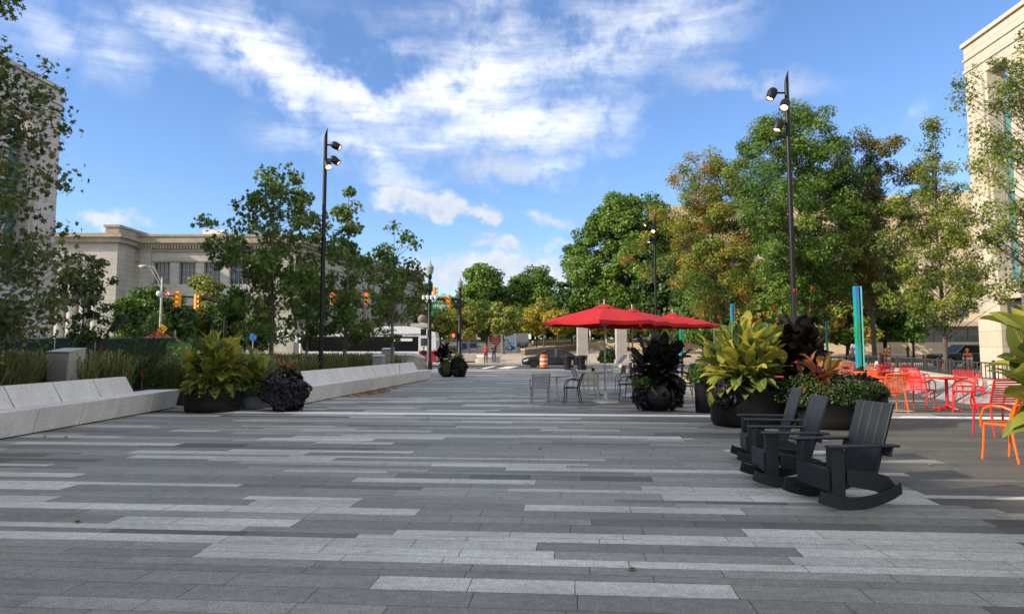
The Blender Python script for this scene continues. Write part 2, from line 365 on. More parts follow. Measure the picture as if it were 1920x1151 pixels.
PROF = {
 'oval': lambda t: np.sin(np.pi * np.clip(t * .93 + .05, 0, 1)) ** .65,
 'dome': lambda t: np.sqrt(np.clip(1 - (np.clip(t - .25, 0, 1) / .75) ** 2, 0, 1)) * np.clip(.55 + t * 1.8, 0, 1),
 'pyr': lambda t: np.clip(1 - t, 0, 1) ** .75 * np.clip(t * 6 + .35, 0, 1),
 'vase': lambda t: np.clip(.35 + t * 1.2, 0, 1) * np.clip((1 - t) * 3.2, 0, 1) ** .6,
 'col': lambda t: np.clip((1 - t) * 1.5, 0, 1) ** .6 * np.clip(.8 + t, 0, 1),
 'low': lambda t: np.clip((1 - t) ** .5, 0, 1),
}
def tree(name, label, cat, X, Y, H, R_, cb, mat, bark, prof='oval', nc=60, nl=3000, ls=.2, rc=.5, tr=.1, shape='rhomb', seed=1, z0=0., group=None, lean=(0, 0), shell=.4, flat=.75, twig=.012, upb=.5, huev=.25, brn=None, asym=.22, leafy_trunk=False, gaps=None):
    rng = np.random.default_rng(seed); rnd = random.Random(seed)
    t = thing(name, label, cat, (X, Y, z0), 0, group)
    pf = PROF[prof]; ch = H - cb
    # trunk
    tz = lambda z: Vector((lean[0] * z / H + .04 * H / 8 * math.sin(z * .7 + seed), lean[1] * z / H + .04 * math.cos(z * .9 + seed), z))
    mb = MB(); hs = [0, .08 * H * .2, .12 * H, .3 * H, .5 * H, .7 * H, .85 * H, .97 * H]
    mb.tube([tz(z) for z in hs], [tr * 1.5, tr * 1.1, tr, tr * .85, tr * .62, tr * .38, tr * .2, tr * .05], 8)
    # clump centres
    tt = []; ph = []; rr = []
    lob = [rnd.uniform(0, 6.28) for _ in range(4)]
    while len(tt) < nc:
        u = rng.random()
        if rng.random() < pf(u) ** 1.5 + .04: 
            p = rng.random() * 6.283; tt.append(u); ph.append(p)
            rr.append((rng.random() ** shell) * (1 + asym * math.sin(2 * p + lob[0]) * .6 + asym * math.sin(3 * p + lob[1] + u * 5) + asym * .7 * math.sin(u * 11 + lob[2] + p)))
    tt = np.array(tt); ph = np.array(ph); rr = np.array(rr)
    rad = rr * R_ * pf(tt) * .92
    cz = cb + tt * ch
    cen = np.stack([rad * np.cos(ph) + lean[0] * cz / H, rad * np.sin(ph) + lean[1] * cz / H, cz], 1)
    cen[:, 2] += rad * .06
    for i in range(nc):
        c = Vector(cen[i]); hd = math.hypot(c.x - tz(c.z).x, c.y - tz(c.z).y)
        z1 = max(cb * .75, min(c.z - hd * (.45 + .5 * rnd.random()) - .1, H * .93)); a = tz(z1)
        if z1 > c.z: z1 = c.z - .05; a = tz(z1)
        mid = a.lerp(c, .5) + Vector((rnd.uniform(-.1, .1), rnd.uniform(-.1, .1), rnd.uniform(-.05, .14))) * hd * .6
        r0 = max(twig * 1.5, tr * .42 * (1 - z1 / H * .8) * min(1, hd / (R_ + .01) + .2)) * (.6 if nc > 80 else 1)
        mb.tube([a, mid, c], [r0, r0 * .6, twig * .6], 5, cap=False)
        for j in range(3 if brn is None else brn):
            q = mid.lerp(c, rnd.uniform(.2, .9)); e = q + Vector((rnd.gauss(0, 1), rnd.gauss(0, 1), rnd.gauss(.25, .7))).normalized() * rc * rnd.uniform(.6, 1.05)
            mb.tube([q, e], [twig * .7, twig * .3], 4, cap=False)
    mb.build('trunk', bark, t, smooth=True, recalc=False)
    # leaves
    idx = rng.integers(0, nc, nl)
    d = rng.normal(size=(nl, 3)); d /= np.linalg.norm(d, axis=1)[:, None]
    rl = rng.random(nl) ** .45 * rc * (.7 + .6 * rng.random(nc))[idx]
    off = d * rl[:, None]; off[:, 2] *= flat
    P = cen[idx] + off
    if leafy_trunk:
        k = nl // 8; P[:k, 0] = rng.normal(0, .15, k); P[:k, 1] = rng.normal(0, .15, k); P[:k, 2] = cb + rng.random(k) * ch * .9
    if gaps:   # openings in the crown where the photo shows what hangs behind
        keep = np.ones(len(P), bool)
        for gx, gy, gr in gaps:
            r_ = ray(gx, gy); yy = P[:, 1] + Y; tt_ = yy / r_.y
            keep &= np.hypot(P[:, 0] + X - r_.x * tt_, P[:, 2] + z0 - CAMZ - r_.z * tt_) > gr * yy / F_PX
        P = P[keep]; off = off[keep]; idx = idx[keep]; nl = len(P)
    hb = rng.random(nc)[idx] * .6 + rng.random(nl) * .4
    hue = .5 + (hb - .5) * 2 * (huev * 2)
    o2 = off / (rc + 1e-6)
    gl = P - np.array([0, 0, cb + ch * .45]); gl /= np.linalg.norm(gl, axis=1)[:, None] + 1e-6
    leaves('crown', P, ls * (.6 + .8 * rng.random(nl)), shape, mat, t, hue, rng, out=o2 * .7 + gl * .5, upb=upb)
    return t
# ------------------------------------------------------------------ palette
m_joint = M('dark_joint', (.06, .06, .058), .95)
m_black = M('black_metal', (.006, .006, .007), .42, c2=(.009, .009, .010), spec=.3)
m_steel = M('brushed_steel', (.60, .60, .58), .42, .55, c2=(.50, .50, .48), scale=3, sx=(1, 1, 30))
m_alu = M('powder_aluminium', (.42, .42, .40), .45, .5)
m_conc = M('pale_concrete', (.72, .715, .70), .85, c2=(.60, .595, .58), scale=3.2, sx=(1, 1, .35), bump=.15, bscale=60, fine=.24, fscale=70)
m_concw = M('weathered_concrete', (.42, .39, .35), .9, c2=(.30, .28, .25), scale=1.2, bump=.2, fine=.12, fscale=40)
m_lime = M('limestone', (.50, .48, .44), .88, c2=(.38, .365, .335), scale=.5, fine=.08, fscale=12, sx=(1, 1, .4), course=(1.3, .55))
m_lime_d = M('stained_limestone', (.38, .33, .26), .9, c2=(.24, .21, .165), scale=.9, fine=.1, fscale=10)
m_cream = M('cream_stone', (.55, .495, .41), .85, c2=(.46, .41, .34), scale=.4, fine=.06, fscale=8, course=(1.6, .8))
m_tan = M('tan_stone', (.54, .44, .295), .88, c2=(.45, .36, .24), scale=.25, fine=.06, fscale=5, course=(1.6, .8))
m_glass_d = M('dark_window_glass', (.02, .026, .03), .06, spec=.8, c2=(.035, .045, .05), scale=1.5)
m_teal = M('teal_curtain_glass', (.05, .17, .18), .07, c2=(.10, .26, .26), scale=.25, spec=.9)
m_frame = M('grey_window_frame', (.27, .30, .31), .6)
m_asph = M('asphalt', (.055, .056, .06), .9, c2=(.042, .043, .047), scale=.6, fine=.2, fscale=60, bump=.1, world=True)
m_tanpave = M('tan_pavement', (.42, .35, .275), .9, c2=(.34, .285, .225), scale=.35, fine=.1, fscale=14, world=True)
m_white = M('road_paint', (.70, .70, .68), .8, c2=(.5, .5, .48), scale=6, world=True)
m_soil = M('soil', (.035, .028, .02), .95, bump=.5)
m_lawn = M('lawn', (.10, .17, .035), .9, c2=(.06, .11, .025), scale=.8, fine=.35, fscale=30, bump=.4, world=True)
m_bark = M('bark', (.12, .10, .075), .9, c2=(.06, .05, .04), scale=6, bump=.5, bscale=30, sx=(1, 1, .3))
m_barkp = M('plane_bark', (.20, .19, .16), .9, c2=(.10, .095, .08), scale=9, bump=.4, bscale=30)
m_barkd = M('dark_bark', (.045, .038, .03), .9, bump=.4)
m_strip = M('white_granite', (.88, .88, .87), .7, c2=(.80, .80, .79), scale=1.2, fine=.08, fscale=80, world=True)
m_red = M("red_canvas", (.44, .007, .013), .78, c2=(.37, .006, .010), scale=1.5, bump=.1, bscale=200)
m_orange = M('orange_drum_plastic', (.80, .14, .02), .5)
m_refl = M('reflective_white', (.75, .74, .72), .4)
m_yel = M('signal_yellow', (.75, .33, .02), .45)
m_redglow = M('red_lamp', (.8, .03, .02), .4, emit=((1, .06, .02), 3.0))
m_lens_off = M('dark_lens', (.03, .02, .015), .3)
m_bulb = M('warm_bulb', (1, .8, .5), .4, emit=((1, .62, .28), 7.0))
m_green = M('street_sign_green', (.0, .18, .11), .5)
m_wtext = M('white_lettering', (.75, .75, .75), .6)
m_dtext = M('dark_lettering', (.05, .06, .09), .6)
m_frost = M('frosted_globe', (.30, .35, .32), .2)

# ------------------------------------------------------------------ ground
TH = R(4.9); E1 = Vector((math.cos(TH), -math.sin(TH), 0)); E2 = Vector((math.sin(TH), math.cos(TH), 0))
def PL(s, t, z=0): return E1 * s + E2 * t + Vector((0, 0, z))
def hgt(x, y):
    h = -.03
    if y > 72: h = min(.13 + (y - 72) * .047, 3.1)
    if -30 < x < -13.6 and 24 < y < 36: h = -.62
    return h
xs = [-500, -200, -110, -70, -50, -40, -30.01, -29.9, -22, -13.7, -13.5, -8, 0, 8, 16, 25, 35, 50, 80, 120, 220, 500]
ys = [-60, -20, 0, 10, 23.9, 24.1, 30, 35.9, 36.1, 50, 66, 72, 80, 90, 100, 110, 120, 136, 160, 250, 900]
mb = MB(); nx = len(xs)
mb.add([(x, y, hgt(x, y)) for y in ys for x in xs], [(j * nx + i, j * nx + i + 1, (j + 1) * nx + i + 1, (j + 1) * nx + i) for j in range(len(ys) - 1) for i in range(nx - 1)])
structure(mb.build('ground', m_tanpave))

# granite plank paving: every plank its own quad, tone in a face attribute
rng = np.random.default_rng(5); rnd = random.Random(5)
m_pave = bpy.data.materials.new('granite_planks'); m_pave.use_nodes = True
n = m_pave.node_tree.nodes; l = m_pave.node_tree.links; p = n['Principled BSDF']
a = n.new("ShaderNodeAttribute"); a.attribute_name = 'hue'
rp = n.new("ShaderNodeValToRGB"); e = rp.color_ramp.elements
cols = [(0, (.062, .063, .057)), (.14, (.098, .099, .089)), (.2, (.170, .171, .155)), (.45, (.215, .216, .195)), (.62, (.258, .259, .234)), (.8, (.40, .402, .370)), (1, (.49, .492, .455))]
while len(e) < len(cols): e.new(.5)
for i, (q, c) in enumerate(cols): e[i].position = q; e[i].color = c + (1,)
l.new(a.outputs['Fac'], rp.inputs[0])
g = n.new("ShaderNodeNewGeometry")
def nz(sc, det, lo, hi, o0, o1, sx=(1, 1, 1)):
    mp = n.new("ShaderNodeMapping"); mp.inputs['Scale'].default_value = sx; mp.inputs['Rotation'].default_value = (0, 0, TH); l.new(g.outputs['Position'], mp.inputs[0])
    q = n.new("ShaderNodeTexNoise"); q.inputs['Scale'].default_value = sc; q.inputs['Detail'].default_value = det; q.inputs['Roughness'].default_value = .65; l.new(mp.outputs[0], q.inputs['Vector'])
    r = n.new("ShaderNodeMapRange"); r.inputs[1].default_value = lo; r.inputs[2].default_value = hi; r.inputs[3].default_value = o0; r.inputs[4].default_value = o1; l.new(q.outputs[0], r.inputs[0]); return r.outputs[0], q.outputs[0]
s1, h1 = nz(75, 5, .34, .66, .52, 1.50); s2, _ = nz(14, 6, .3, .7, .80, 1.20); s3, _ = nz(.8, 6, .3, .7, .76, 1.20, (.45, 1.5, 1)); s4, _ = nz(9, 5, .25, .75, .9, 1.1, (.35, 2.2, 1))
def mul(x, y):
    q = n.new("ShaderNodeMath"); q.operation = 'MULTIPLY'; l.new(x, q.inputs[0]); l.new(y, q.inputs[1]); return q.outputs[0]
tot = mul(mul(s1, s2), mul(s3, s4))
def spots(sc, rad, dark, soft):
    v = n.new("ShaderNodeTexVoronoi"); v.inputs['Scale'].default_value = sc; l.new(g.outputs['Position'], v.inputs['Vector'])
    r = n.new("ShaderNodeMapRange"); r.inputs[1].default_value = rad; r.inputs[2].default_value = rad + soft; r.inputs[3].default_value = dark; r.inputs[4].default_value = 1; l.new(v.outputs['Distance'], r.inputs[0]); return r.outputs[0]
tot = mul(tot, mul(spots(1.7, .018, .55, .012), spots(.9, .035, .82, .03)))
s5, _ = nz(2.3, 8, .56, .70, 1.0, .80); tot = mul(tot, s5)
vm_ = n.new("ShaderNodeVectorMath"); vm_.operation = 'SCALE'; l.new(rp.outputs[0], vm_.inputs[0]); l.new(tot, vm_.inputs['Scale'])
l.new(vm_.outputs[0], p.inputs['Base Color']); p.inputs['Roughness'].default_value = .62; p.inputs['Specular IOR Level'].default_value = .35
b = n.new("ShaderNodeBump"); b.inputs['Strength'].default_value = .25; b.inputs['Distance'].default_value = .004; l.new(h1, b.inputs['Height']); l.new(b.outputs[0], p.inputs['Normal'])

verts = []; faces = []; hue = []
t = 1.0; prev = []
gap = .0028
while t < 56.0:
    wd = rnd.choice([.14, .18, .22, .25, .29, .34])
    if t < 17.3 < t + wd + .02: wd = 17.3 - t
    if abs(t - 17.3) < .01:
        t += .55; continue
    s = -15 + rnd.uniform(-.6, 0); run = 0; tone = rnd.uniform(.2, .55); cur = []
    while s < 24:
        ln = rnd.uniform(.55, 1.15) * (1.25 if wd < .2 else 1)
        if run <= 0:
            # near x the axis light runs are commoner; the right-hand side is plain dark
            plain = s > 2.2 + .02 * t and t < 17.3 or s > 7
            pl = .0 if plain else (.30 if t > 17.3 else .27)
            near = any(a_ - .3 < s < b2_ - .2 for a_, b2_ in prev)
            if rnd.random() < pl * (1.7 if near else .72): tone = rnd.uniform(.78, 1.0); run = rnd.uniform(.7, 2.8); cur.append((s, s + run))
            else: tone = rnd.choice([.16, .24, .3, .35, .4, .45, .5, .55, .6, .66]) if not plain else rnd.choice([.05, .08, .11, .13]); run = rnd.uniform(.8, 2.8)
        w_ = PL
        o = len(verts)
        for ss, t2 in ((s + gap, t + gap), (s + ln - gap, t + gap), (s + ln - gap, t + wd - gap), (s + gap, t + wd - gap)):
            q = PL(ss, t2); verts.append((q.x, q.y, 0.0))
        faces.append((o, o + 1, o + 2, o + 3)); hue.append(min(1, max(0, tone + rnd.uniform(-.03, .03))))
        s += ln; run -= ln
    t += wd; prev = cur
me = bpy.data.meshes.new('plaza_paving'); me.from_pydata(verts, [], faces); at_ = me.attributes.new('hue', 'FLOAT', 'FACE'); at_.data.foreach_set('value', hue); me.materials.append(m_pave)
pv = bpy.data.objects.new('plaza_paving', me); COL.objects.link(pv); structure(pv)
mb = MB(); mb.quad(PL(-16, .9, -.006), PL(25, .9, -.006), PL(25, 56.1, -.006), PL(-16, 56.1, -.006)); structure(mb.build('paving_joints', m_joint))
mb = MB(); s = -9.2
while s < 22:
    ln = rnd.uniform(1.7, 2.3); mb.add([PL(s + .005, 17.31), PL(s + ln, 17.31), PL(s + ln, 17.84), PL(s + .005, 17.84)], [(0, 1, 2, 3)]); s += ln
ws = mb.build('granite_strip', m_strip); ws.location.z = .004; structure(ws)

# street
RY0, RY1 = 54.3, 67.0
mb = MB(); mb.quad((-120, RY0, .006), (140, RY0, .006), (140, RY1, .006), (-120, RY1, .006)); structure(mb.build('road', m_asph))
mb = MB()
def strip(a, b, wd, z=.011):
    a = Vector((a[0], a[1], z)); b = Vector((b[0], b[1], z)); d = (b - a).normalized(); q = Vector((-d.y, d.x, 0)) * wd / 2
    mb.quad(a - q, b - q, b + q, a + q)
g_ = lambda x, y: (G(x, y).x, G(x, y).y)
strip((-6.0, 54.65), (60, 54.65), .35); strip((-12.5, 52.6), (-2.6, 56.0), .4, .012)
strip(g_(905, 691.3), g_(927, 686.6), .42, .013); strip(g_(942, 691.3), g_(962, 686.8), .95, .013); strip((0.6, 57.0), (40, 57.0), .12, .012)
strip((-40, 60.9), (60, 60.9), .12, .012)
structure(mb.build('road_markings', m_white))
mb = MB(); mb.box(-120, 140, RY1, RY1 + .25, -.03, .13); structure(mb.build('kerb', m_concw))
mb = MB(); mb.box(-120, 140, RY1 + .25, 72.02, -.03, .135); structure(mb.build('pavement', m_tanpave))
# side street running away on the left, between the court building and the park
mb = MB(); mb.add([(-19, 67.3, .142), (-8.5, 67.3, .142), (-8.5, 72.5, .17), (-19, 72.5, .17), (-6, 100, 1.47), (-14, 100, 1.47)], [(0, 1, 2, 3), (3, 2, 4, 5)]); structure(mb.build('side_street', m_asph))
def patch(name, pts, mat, dz):
    """a ground patch that follows the terrain"""
    bm = bmesh.new(); f = bm.faces.new([bm.verts.new((x, y, 0)) for x, y in pts])
    for yy in [72, 80, 90, 100, 110, 120, 136]:
        bmesh.ops.bisect_plane(bm, geom=bm.verts[:] + bm.edges[:] + bm.faces[:], plane_co=(0, yy, 0), plane_no=(0, 1, 0))
    for v in bm.verts: v.co.z = hgt(v.co.x, max(v.co.y, 0)) + dz if v.co.y > 72 else (.135 + dz)
    me = bpy.data.meshes.new(name); bm.to_mesh(me); bm.free(); me.materials.append(mat)
    o = bpy.data.objects.new(name, me); COL.objects.link(o); return structure(o)
patch('park_lawn', [(22, 71), (36, 70), (42, 76), (40, 80), (22, 84)], m_lawn, .03)
patch('court_lawn', [(-27, 72.5), (-20.5, 72.5), (-17.5, 82), (-24, 82.5), (-46, 82.5), (-44, 74)], m_lawn, .03)
patch('far_lawn', [(-4, 118), (14, 112), (40, 108), (60, 135), (-20, 135)], m_lawn, .03)
patch('wall_lawn', [(-9, 104), (-4.4, 104), (-4.4, 108), (-9, 108)], m_lawn, .03)

# planting beds behind the benches
def bed(name, pts, z):
    mb = MB(); mb.prism(pts, 'z', -.03, z); return structure(mb.build(name, m_soil))
bed('planting_bed', [(-9.3, 6), (-9.3, 19.6), (-13.2, 21.5), (-22, 21.5), (-22, 6)], .4)
bed('planting_bed', [(-6.75, 19.6), (-4.95, 36.8), (-7.0, 40), (-13.4, 38), (-13.4, 21.8)], .4)

# ------------------------------------------------------------------ facades
def facade(mb, o, u, nrm, W, H, ops, dep):
    """wall sheet in the plane (o, u, z) with real openings whose jambs go 'dep' into the wall"""
    o = Vector(o); u = Vector(u).normalized(); nrm = Vector(nrm).normalized()
    P = lambda x, z, d=0: o + u * x + Vector((0, 0, z)) - nrm * d
    xs = sorted({0, W} | {x for q in ops for x in q[:2]}); zs = sorted({0, H} | {z for q in ops for z in q[2:]})
    for i in range(len(xs) - 1):
        for j in range(len(zs) - 1):
            cx_, cz = (xs[i] + xs[i + 1]) / 2, (zs[j] + zs[j + 1]) / 2
            if any(q[0] < cx_ < q[1] and q[2] < cz < q[3] for q in ops): continue
            mb.quad(P(xs[i], zs[j]), P(xs[i + 1], zs[j]), P(xs[i + 1], zs[j + 1]), P(xs[i], zs[j + 1]))
    for x0, x1, z0, z1 in ops:
        mb.quad(P(x0, z0), P(x0, z1), P(x0, z1, dep), P(x0, z0, dep)); mb.quad(P(x1, z0), P(x1, z0, dep), P(x1, z1, dep), P(x1, z1))
        mb.quad(P(x0, z0), P(x0, z0, dep), P(x1, z0, dep), P(x1, z0)); mb.quad(P(x0, z1), P(x1, z1), P(x1, z1, dep), P(x0, z1, dep))
    return P
def bars(mb, P, x0, x1, z0, z1, d, nxb, nzb, wd=.07):
    def bar(a0, a1, c0, c1):
        vs = [P(a, c, dd) for dd in (d, d + .05) for a, c in ((a0, c0), (a1, c0), (a1, c1), (a0, c1))]
        mb.add(vs, [(0, 1, 2, 3), (4, 7, 6, 5), (0, 4, 5, 1), (1, 5, 6, 2), (2, 6, 7, 3), (3, 7, 4, 0)])
    for i in range(nxb + 1):
        x = x0 + (x1 - x0) * i / nxb; x = min(max(x, x0 + wd / 2), x1 - wd / 2); bar(x - wd / 2, x + wd / 2, z0, z1)
    for j in range(nzb + 1):
        z = z0 + (z1 - z0) * j / nzb; z = min(max(z, z0 + wd / 2), z1 - wd / 2)
        for i in range(nxb):
            a = x0 + (x1 - x0) * i / nxb; b_ = x0 + (x1 - x0) * (i + 1) / nxb; bar(a + wd / 2 + (wd / 2 if i == 0 else 0), b_ - wd / 2 - (wd / 2 if i == nxb - 1 else 0), z - wd / 2, z + wd / 2)
def window(root, P, x0, x1, z0, z1, dep, nxb, nzb, fm, gm, wd=.07):
    f = MB(); bars(f, P, x0, x1, z0, z1, dep - .12, nxb, nzb, wd); wo = f.build('window', fm, root, recalc=False)
    g = MB(); g.quad(P(x0, z0, dep - .03), P(x1, z0, dep - .03), P(x1, z1, dep - .03), P(x0, z1, dep - .03)); g.build('pane', gm, wo, recalc=False)

# ---- the classical court building across the street, left
cb_ = thing('courthouse', 'long low classical limestone courthouse with square-paned windows and dentilled cornice', 'building', (0, 0, 0))
CY0 = 83.0; xL, xR = XA(198, CY0), XA(556, CY0); Wf = xR - xL; Hc = 14.3
ztop = lambda py, Y: at(600, py, Y).z
zcor = ztop(462, CY0); zpar = ztop(438, CY0)
wl_ = MB(); ops = []
for px in (282, 330, 377, 425, 473):
    x0 = XA(px, CY0) - xL; ops.append((x0, x0 + 1.85, ztop(533, CY0), ztop(492, CY0)))
    ops.append((x0, x0 + 1.85, ztop(606, CY0), ztop(573, CY0)))
    ops.append((x0 + .2, x0 + 1.65, ztop(645, CY0), ztop(628, CY0)))
P = facade(wl_, (xL, CY0, 0), (1, 0, 0), (0, -1, 0), Wf, zcor, ops, .5)
# pilasters
for x in (XA(262, CY0) - xL, Wf - 1.2): wl_.box(xL + x - .3, xL + x + .9, CY0 - .18, CY0 + .002, 0, zcor - .01)
sdir = Vector((XA(782, 128) - xR, 128 - CY0, 0)).normalized(); sn = Vector((sdir.y, -sdir.x, 0)); Ls = 46.
ops2 = [(3 + i * 3.3, 4.7 + i * 3.3, 2.0, 8.8) for i in range(12)]
P2 = facade(wl_, (xR, CY0, 0), sdir, sn, Ls, zcor, ops2, .9)
for i in range(13):
    q = Vector((xR, CY0, 0)) + sdir * (2.0 + i * 3.3)
    mt = Matrix.Translation(q) @ Matrix(((sdir.x, sn.x, 0, 0), (sdir.y, sn.y, 0, 0), (0, 0, 1, 0), (0, 0, 0, 1)))
    wl_.box(-.35, .35, -.001, .35, .6, 9.6, mt)
wl_.build('wall', m_lime, cb_, recalc=False)
for q in ops: window(cb_, P, *q, .5, 4 if q[3] > 8 else 3, 3 if q[3] > 8 else 2, m_frame, m_glass_d)
for q in ops2: window(cb_, P2, *q, .9, 2, 5, m_frame, m_glass_d, .12)
def frontpieces(mb, z0, z1, out, back=0.):
    """a band running round the front and side"""
    a = Vector((xL, CY0, 0)); b = Vector((xR, CY0, 0)); c = b + sdir * Ls
    o1 = [a + Vector((-.02, -out, 0)), b + Vector((out * .9, -out, 0)), c + sn * out]; i1 = [a + Vector((-.02, .6, 0)), b + Vector((-.6, .6, 0)), c - sn * .6]
    for k in range(2):
        pts = [o1[k], o1[k + 1], i1[k + 1], i1[k]]
        vs = [Vector((q.x, q.y, z0)) for q in pts] + [Vector((q.x, q.y, z1)) for q in pts]
        mb.add(vs, [(0, 1, 2, 3), (7, 6, 5, 4), (0, 4, 5, 1), (1, 5, 6, 2), (2, 6, 7, 3), (3, 7, 4, 0)])
mb = MB(); frontpieces(mb, zcor, zcor + .28, .5); frontpieces(mb, zcor + .282, zcor + .62, .85); frontpieces(mb, zcor - 1.75, zcor - 1.6, .12); frontpieces(mb, zcor - .62, zcor - .5, .22); mb.build('cornice', m_lime_d, cb_, recalc=False)
mb = MB(); x = xL + .1
while x < xR + .3: mb.box(x, x + .17, CY0 - .42, CY0 - .02, zcor - .3, zcor - .003); x += .33
mb.build('dentil_band', m_lime, cb_)
mb = MB(); frontpieces(mb, zcor + .625, zpar - .25, -.55); mb.build('parapet', m_lime_d, cb_, recalc=False)
mb = MB(); frontpieces(mb, zpar - .25, zpar, -.4); mb.build('coping', m_lime_d, cb_, recalc=False)
mb = MB(); mb.add([(xL, CY0 + .5, zpar - 1.0), (xR - .5, CY0 + .5, zpar - 1), tuple(Vector((xR, CY0, zpar - 1)) + sdir * Ls - sn * .5), (xL, CY0 + Ls, zpar - 1)], [(0, 1, 2, 3)])
mb.build('roof', m_lime_d, cb_)
x0 = XA(372, 90); mb = MB(); mb.box(x0, x0 + 2.6, 90, 93, zpar - 1, ztop(431, 90)); mb.build('rooftop_box', m_refl, cb_)
# portico block, further left and forward
YP = 79.; pxl, pxr = XA(95, YP), XA(212, YP); zc2 = ztop(455, YP); zp2 = ztop(425, YP)
mb = MB()
ze = ztop(487, YP)
mb.box(XA(178, YP), pxr, YP, CY0 + 4, 0, zc2); mb.box(pxl - 14, XA(178, YP) - .004, YP + .01, CY0 + 4, ze, zc2 - .004)
mb.box(pxl - 14, XA(178, YP) - .004, YP + 4.5, CY0 + 4.01, 0, ze - .004)
mb.build('portico_wall', m_lime, cb_)
for px in (122, 146, 168, 100, 78):
    mb = MB(); xx = XA(px, YP); mb.lathe([(.62, 1.55), (.62, 1.8), (.5, 1.95), (.5, 6), (.43, ze - .55), (.6, ze - .3), (.6, ze - .01)], 20, (xx, YP + .9, 0)); mb.build('column', m_lime, cb_, smooth=True)
mb = MB(); mb.box(pxl - 14.5, pxr + .5, YP - .6, CY0 + 4.2, zc2, zc2 + .5); mb.box(pxl - 14.8, pxr + .8, YP - .95, CY0 + 4.4, zc2 + .503, zc2 + .85); mb.build('portico_cornice', m_lime_d, cb_)
mb = MB(); mb.box(XA(184, YP), pxr - .1, YP + .3, CY0 + 3, zc2 + .855, zp2); mb.box(XA(184, YP) - .15, pxr + .05, YP + .15, CY0 + 3.15, zp2 + .003, zp2 + .25); mb.box(pxl - 14, XA(184, YP) - .16, YP + .5, CY0 + 3, zc2 + .856, zp2 - .6); mb.build('portico_parapet', m_lime_d, cb_)
mb = MB(); mb.box(pxl - 14, XA(178, YP) - .01, YP - .2, YP + 4.4, 0, 1.5)
for i in range(9): mb.box(pxl - 14, XA(178, YP) - .01, YP - .2 - (i + 1) * .35, YP - .2 - i * .35 - .001, 0, 1.5 - (i + 1) * .16)
mb.build('steps', m_lime, cb_)
mb = MB()
for i in range(28):
    x = pxl - 6 + i * .45; mb.tube([(x, YP - .1, 1.5), (x, YP - .1, 2.5)], .025, 5)
mb.tube([(pxl - 6, YP - .1, 2.5), (pxl + 6.2, YP - .1, 2.5)], .035, 5); mb.tube([(pxl - 6, YP - .1, 2.0), (pxl + 6.2, YP - .1, 2.0)], .02, 5); mb.build('railing', m_black, cb_)

# end pavilion seen over the far end of the courthouse roof
ep = thing('corner_pavilion', 'weathered stone corner tower with projecting cornice at the far end of the courthouse', 'building', (XA(770, 132), 132, 2.9))
zz = at(770, 512, 132).z - 2.9; mb = MB(); mb.box(-4, 1.6, 0, 8, 0, zz - 2.8); mb.build('wall', m_lime_d, ep)
mb = MB(); mb.box(-4.4, 2.3, -.6, 8.4, zz - 2.797, zz - 2.2); mb.box(-4.6, 2.8, -1, 8.6, zz - 2.197, zz - 1.8); mb.build('cornice', m_lime_d, ep)
mb = MB(); mb.box(-3.6, 1.2, .4, 7.6, zz - 1.797, zz - .3); mb.box(-3.7, 1.3, .3, 7.7, zz - .297, zz); mb.build('parapet', m_lime_d, ep)

# ---- the two modern stone-framed buildings flanking the plaza
def frame_building(name, label, corner, ux, un, H, Lb, mat, first, hmass, band, solid=0):
    """x runs along the plaza face towards the viewer, y into the building"""
    ux = Vector(ux).normalized(); un = Vector(un).normalized()
    r = thing(name, label, 'building', (corner[0], corner[1], 0))
    r.matrix_world = Matrix(((ux.x, un.x, 0, corner[0]), (ux.y, un.y, 0, corner[1]), (0, 0, 1, 0), (0, 0, 0, 1)))
    hE = H - 2.0; x = 0; D = .95
    edges = []; wds = [first] + [1.35] * 60; op = 1.75
    i = 0
    while x < Lb:
        w_ = wds[i]; mb = MB(); mb.box(x, x + w_, 0, D, 0, hE)
        mb.box(x + .22 if i else x + .5, x + w_ - .22, -.12, -.002, band + .8, hE - .4)
        mb.build('pier', mat, r); edges.append((x + w_, x + w_ + op)); x += w_ + op; i += 1
    mb = MB(); mb.box(0, x, 0, D, hE + .002, H); mb.box(-.12, x, -.13, D + .1, H + .002, H + .22); mb.box(-.04, x, -.07, -.001, hE + .55, hE + .72); mb.box(-.04, x, -.07, -.001, hE + 1.2, hE + 1.32)
    mb.build('entablature', mat, r)
    for a, b_ in edges[:-1]: mb = MB(); mb.box(a + .002, b_ - .002, .05, D - .3, band, band + .85); mb.build('storey_band', mat, r)
    if solid: mb = MB(); mb.box(solid, x, D + .25, 10, hmass + .26, H - .05); mb.build('sun_stop_wall', mat, r)  # unseen wall added so no sun leaks through the open frame
    for a, b_ in edges[:9]:
        mb = MB()
        z = band + .9
        mb.box(a + .02, a + .1, D - .32, D - .2, z, hmass - .1); mb.box(b_ - .1, b_ - .02, D - .32, D - .2, z, hmass - .1); mb.box((a + b_) / 2 - .04, (a + b_) / 2 + .04, D - .32, D - .2, z, hmass - .1)
        while z < hmass - .3: mb.box(a + .1, b_ - .1, D - .30, D - .21, z, z + .09); z += 2.3
        wo = mb.build('curtain_window', m_frame, r)
        mb = MB(); mb.box(a + .01, b_ - .01, D - .18, D - .1, band + .86, hmass); mb.build('pane', m_teal, wo)
        mb = MB(); mb.box(a + .02, b_ - .02, D - .6, D - .5, .1, band - .01); mb.build('portal_glass', m_glass_d, r)
    mb = MB(); mb.box(.3, x, D + .3, 24, 0, hmass); mb.build('wall', mat, r)
    mb = MB(); mb.box(.2, x, D + .2, 24.1, hmass + .002, hmass + .25); mb.build('roof', m_lime_d, r)
    return r, x
def corner_at(px, py, H):
    r = ray(px, py); t = (H - CAMZ) / r.z; return (r.x * t, r.y * t)
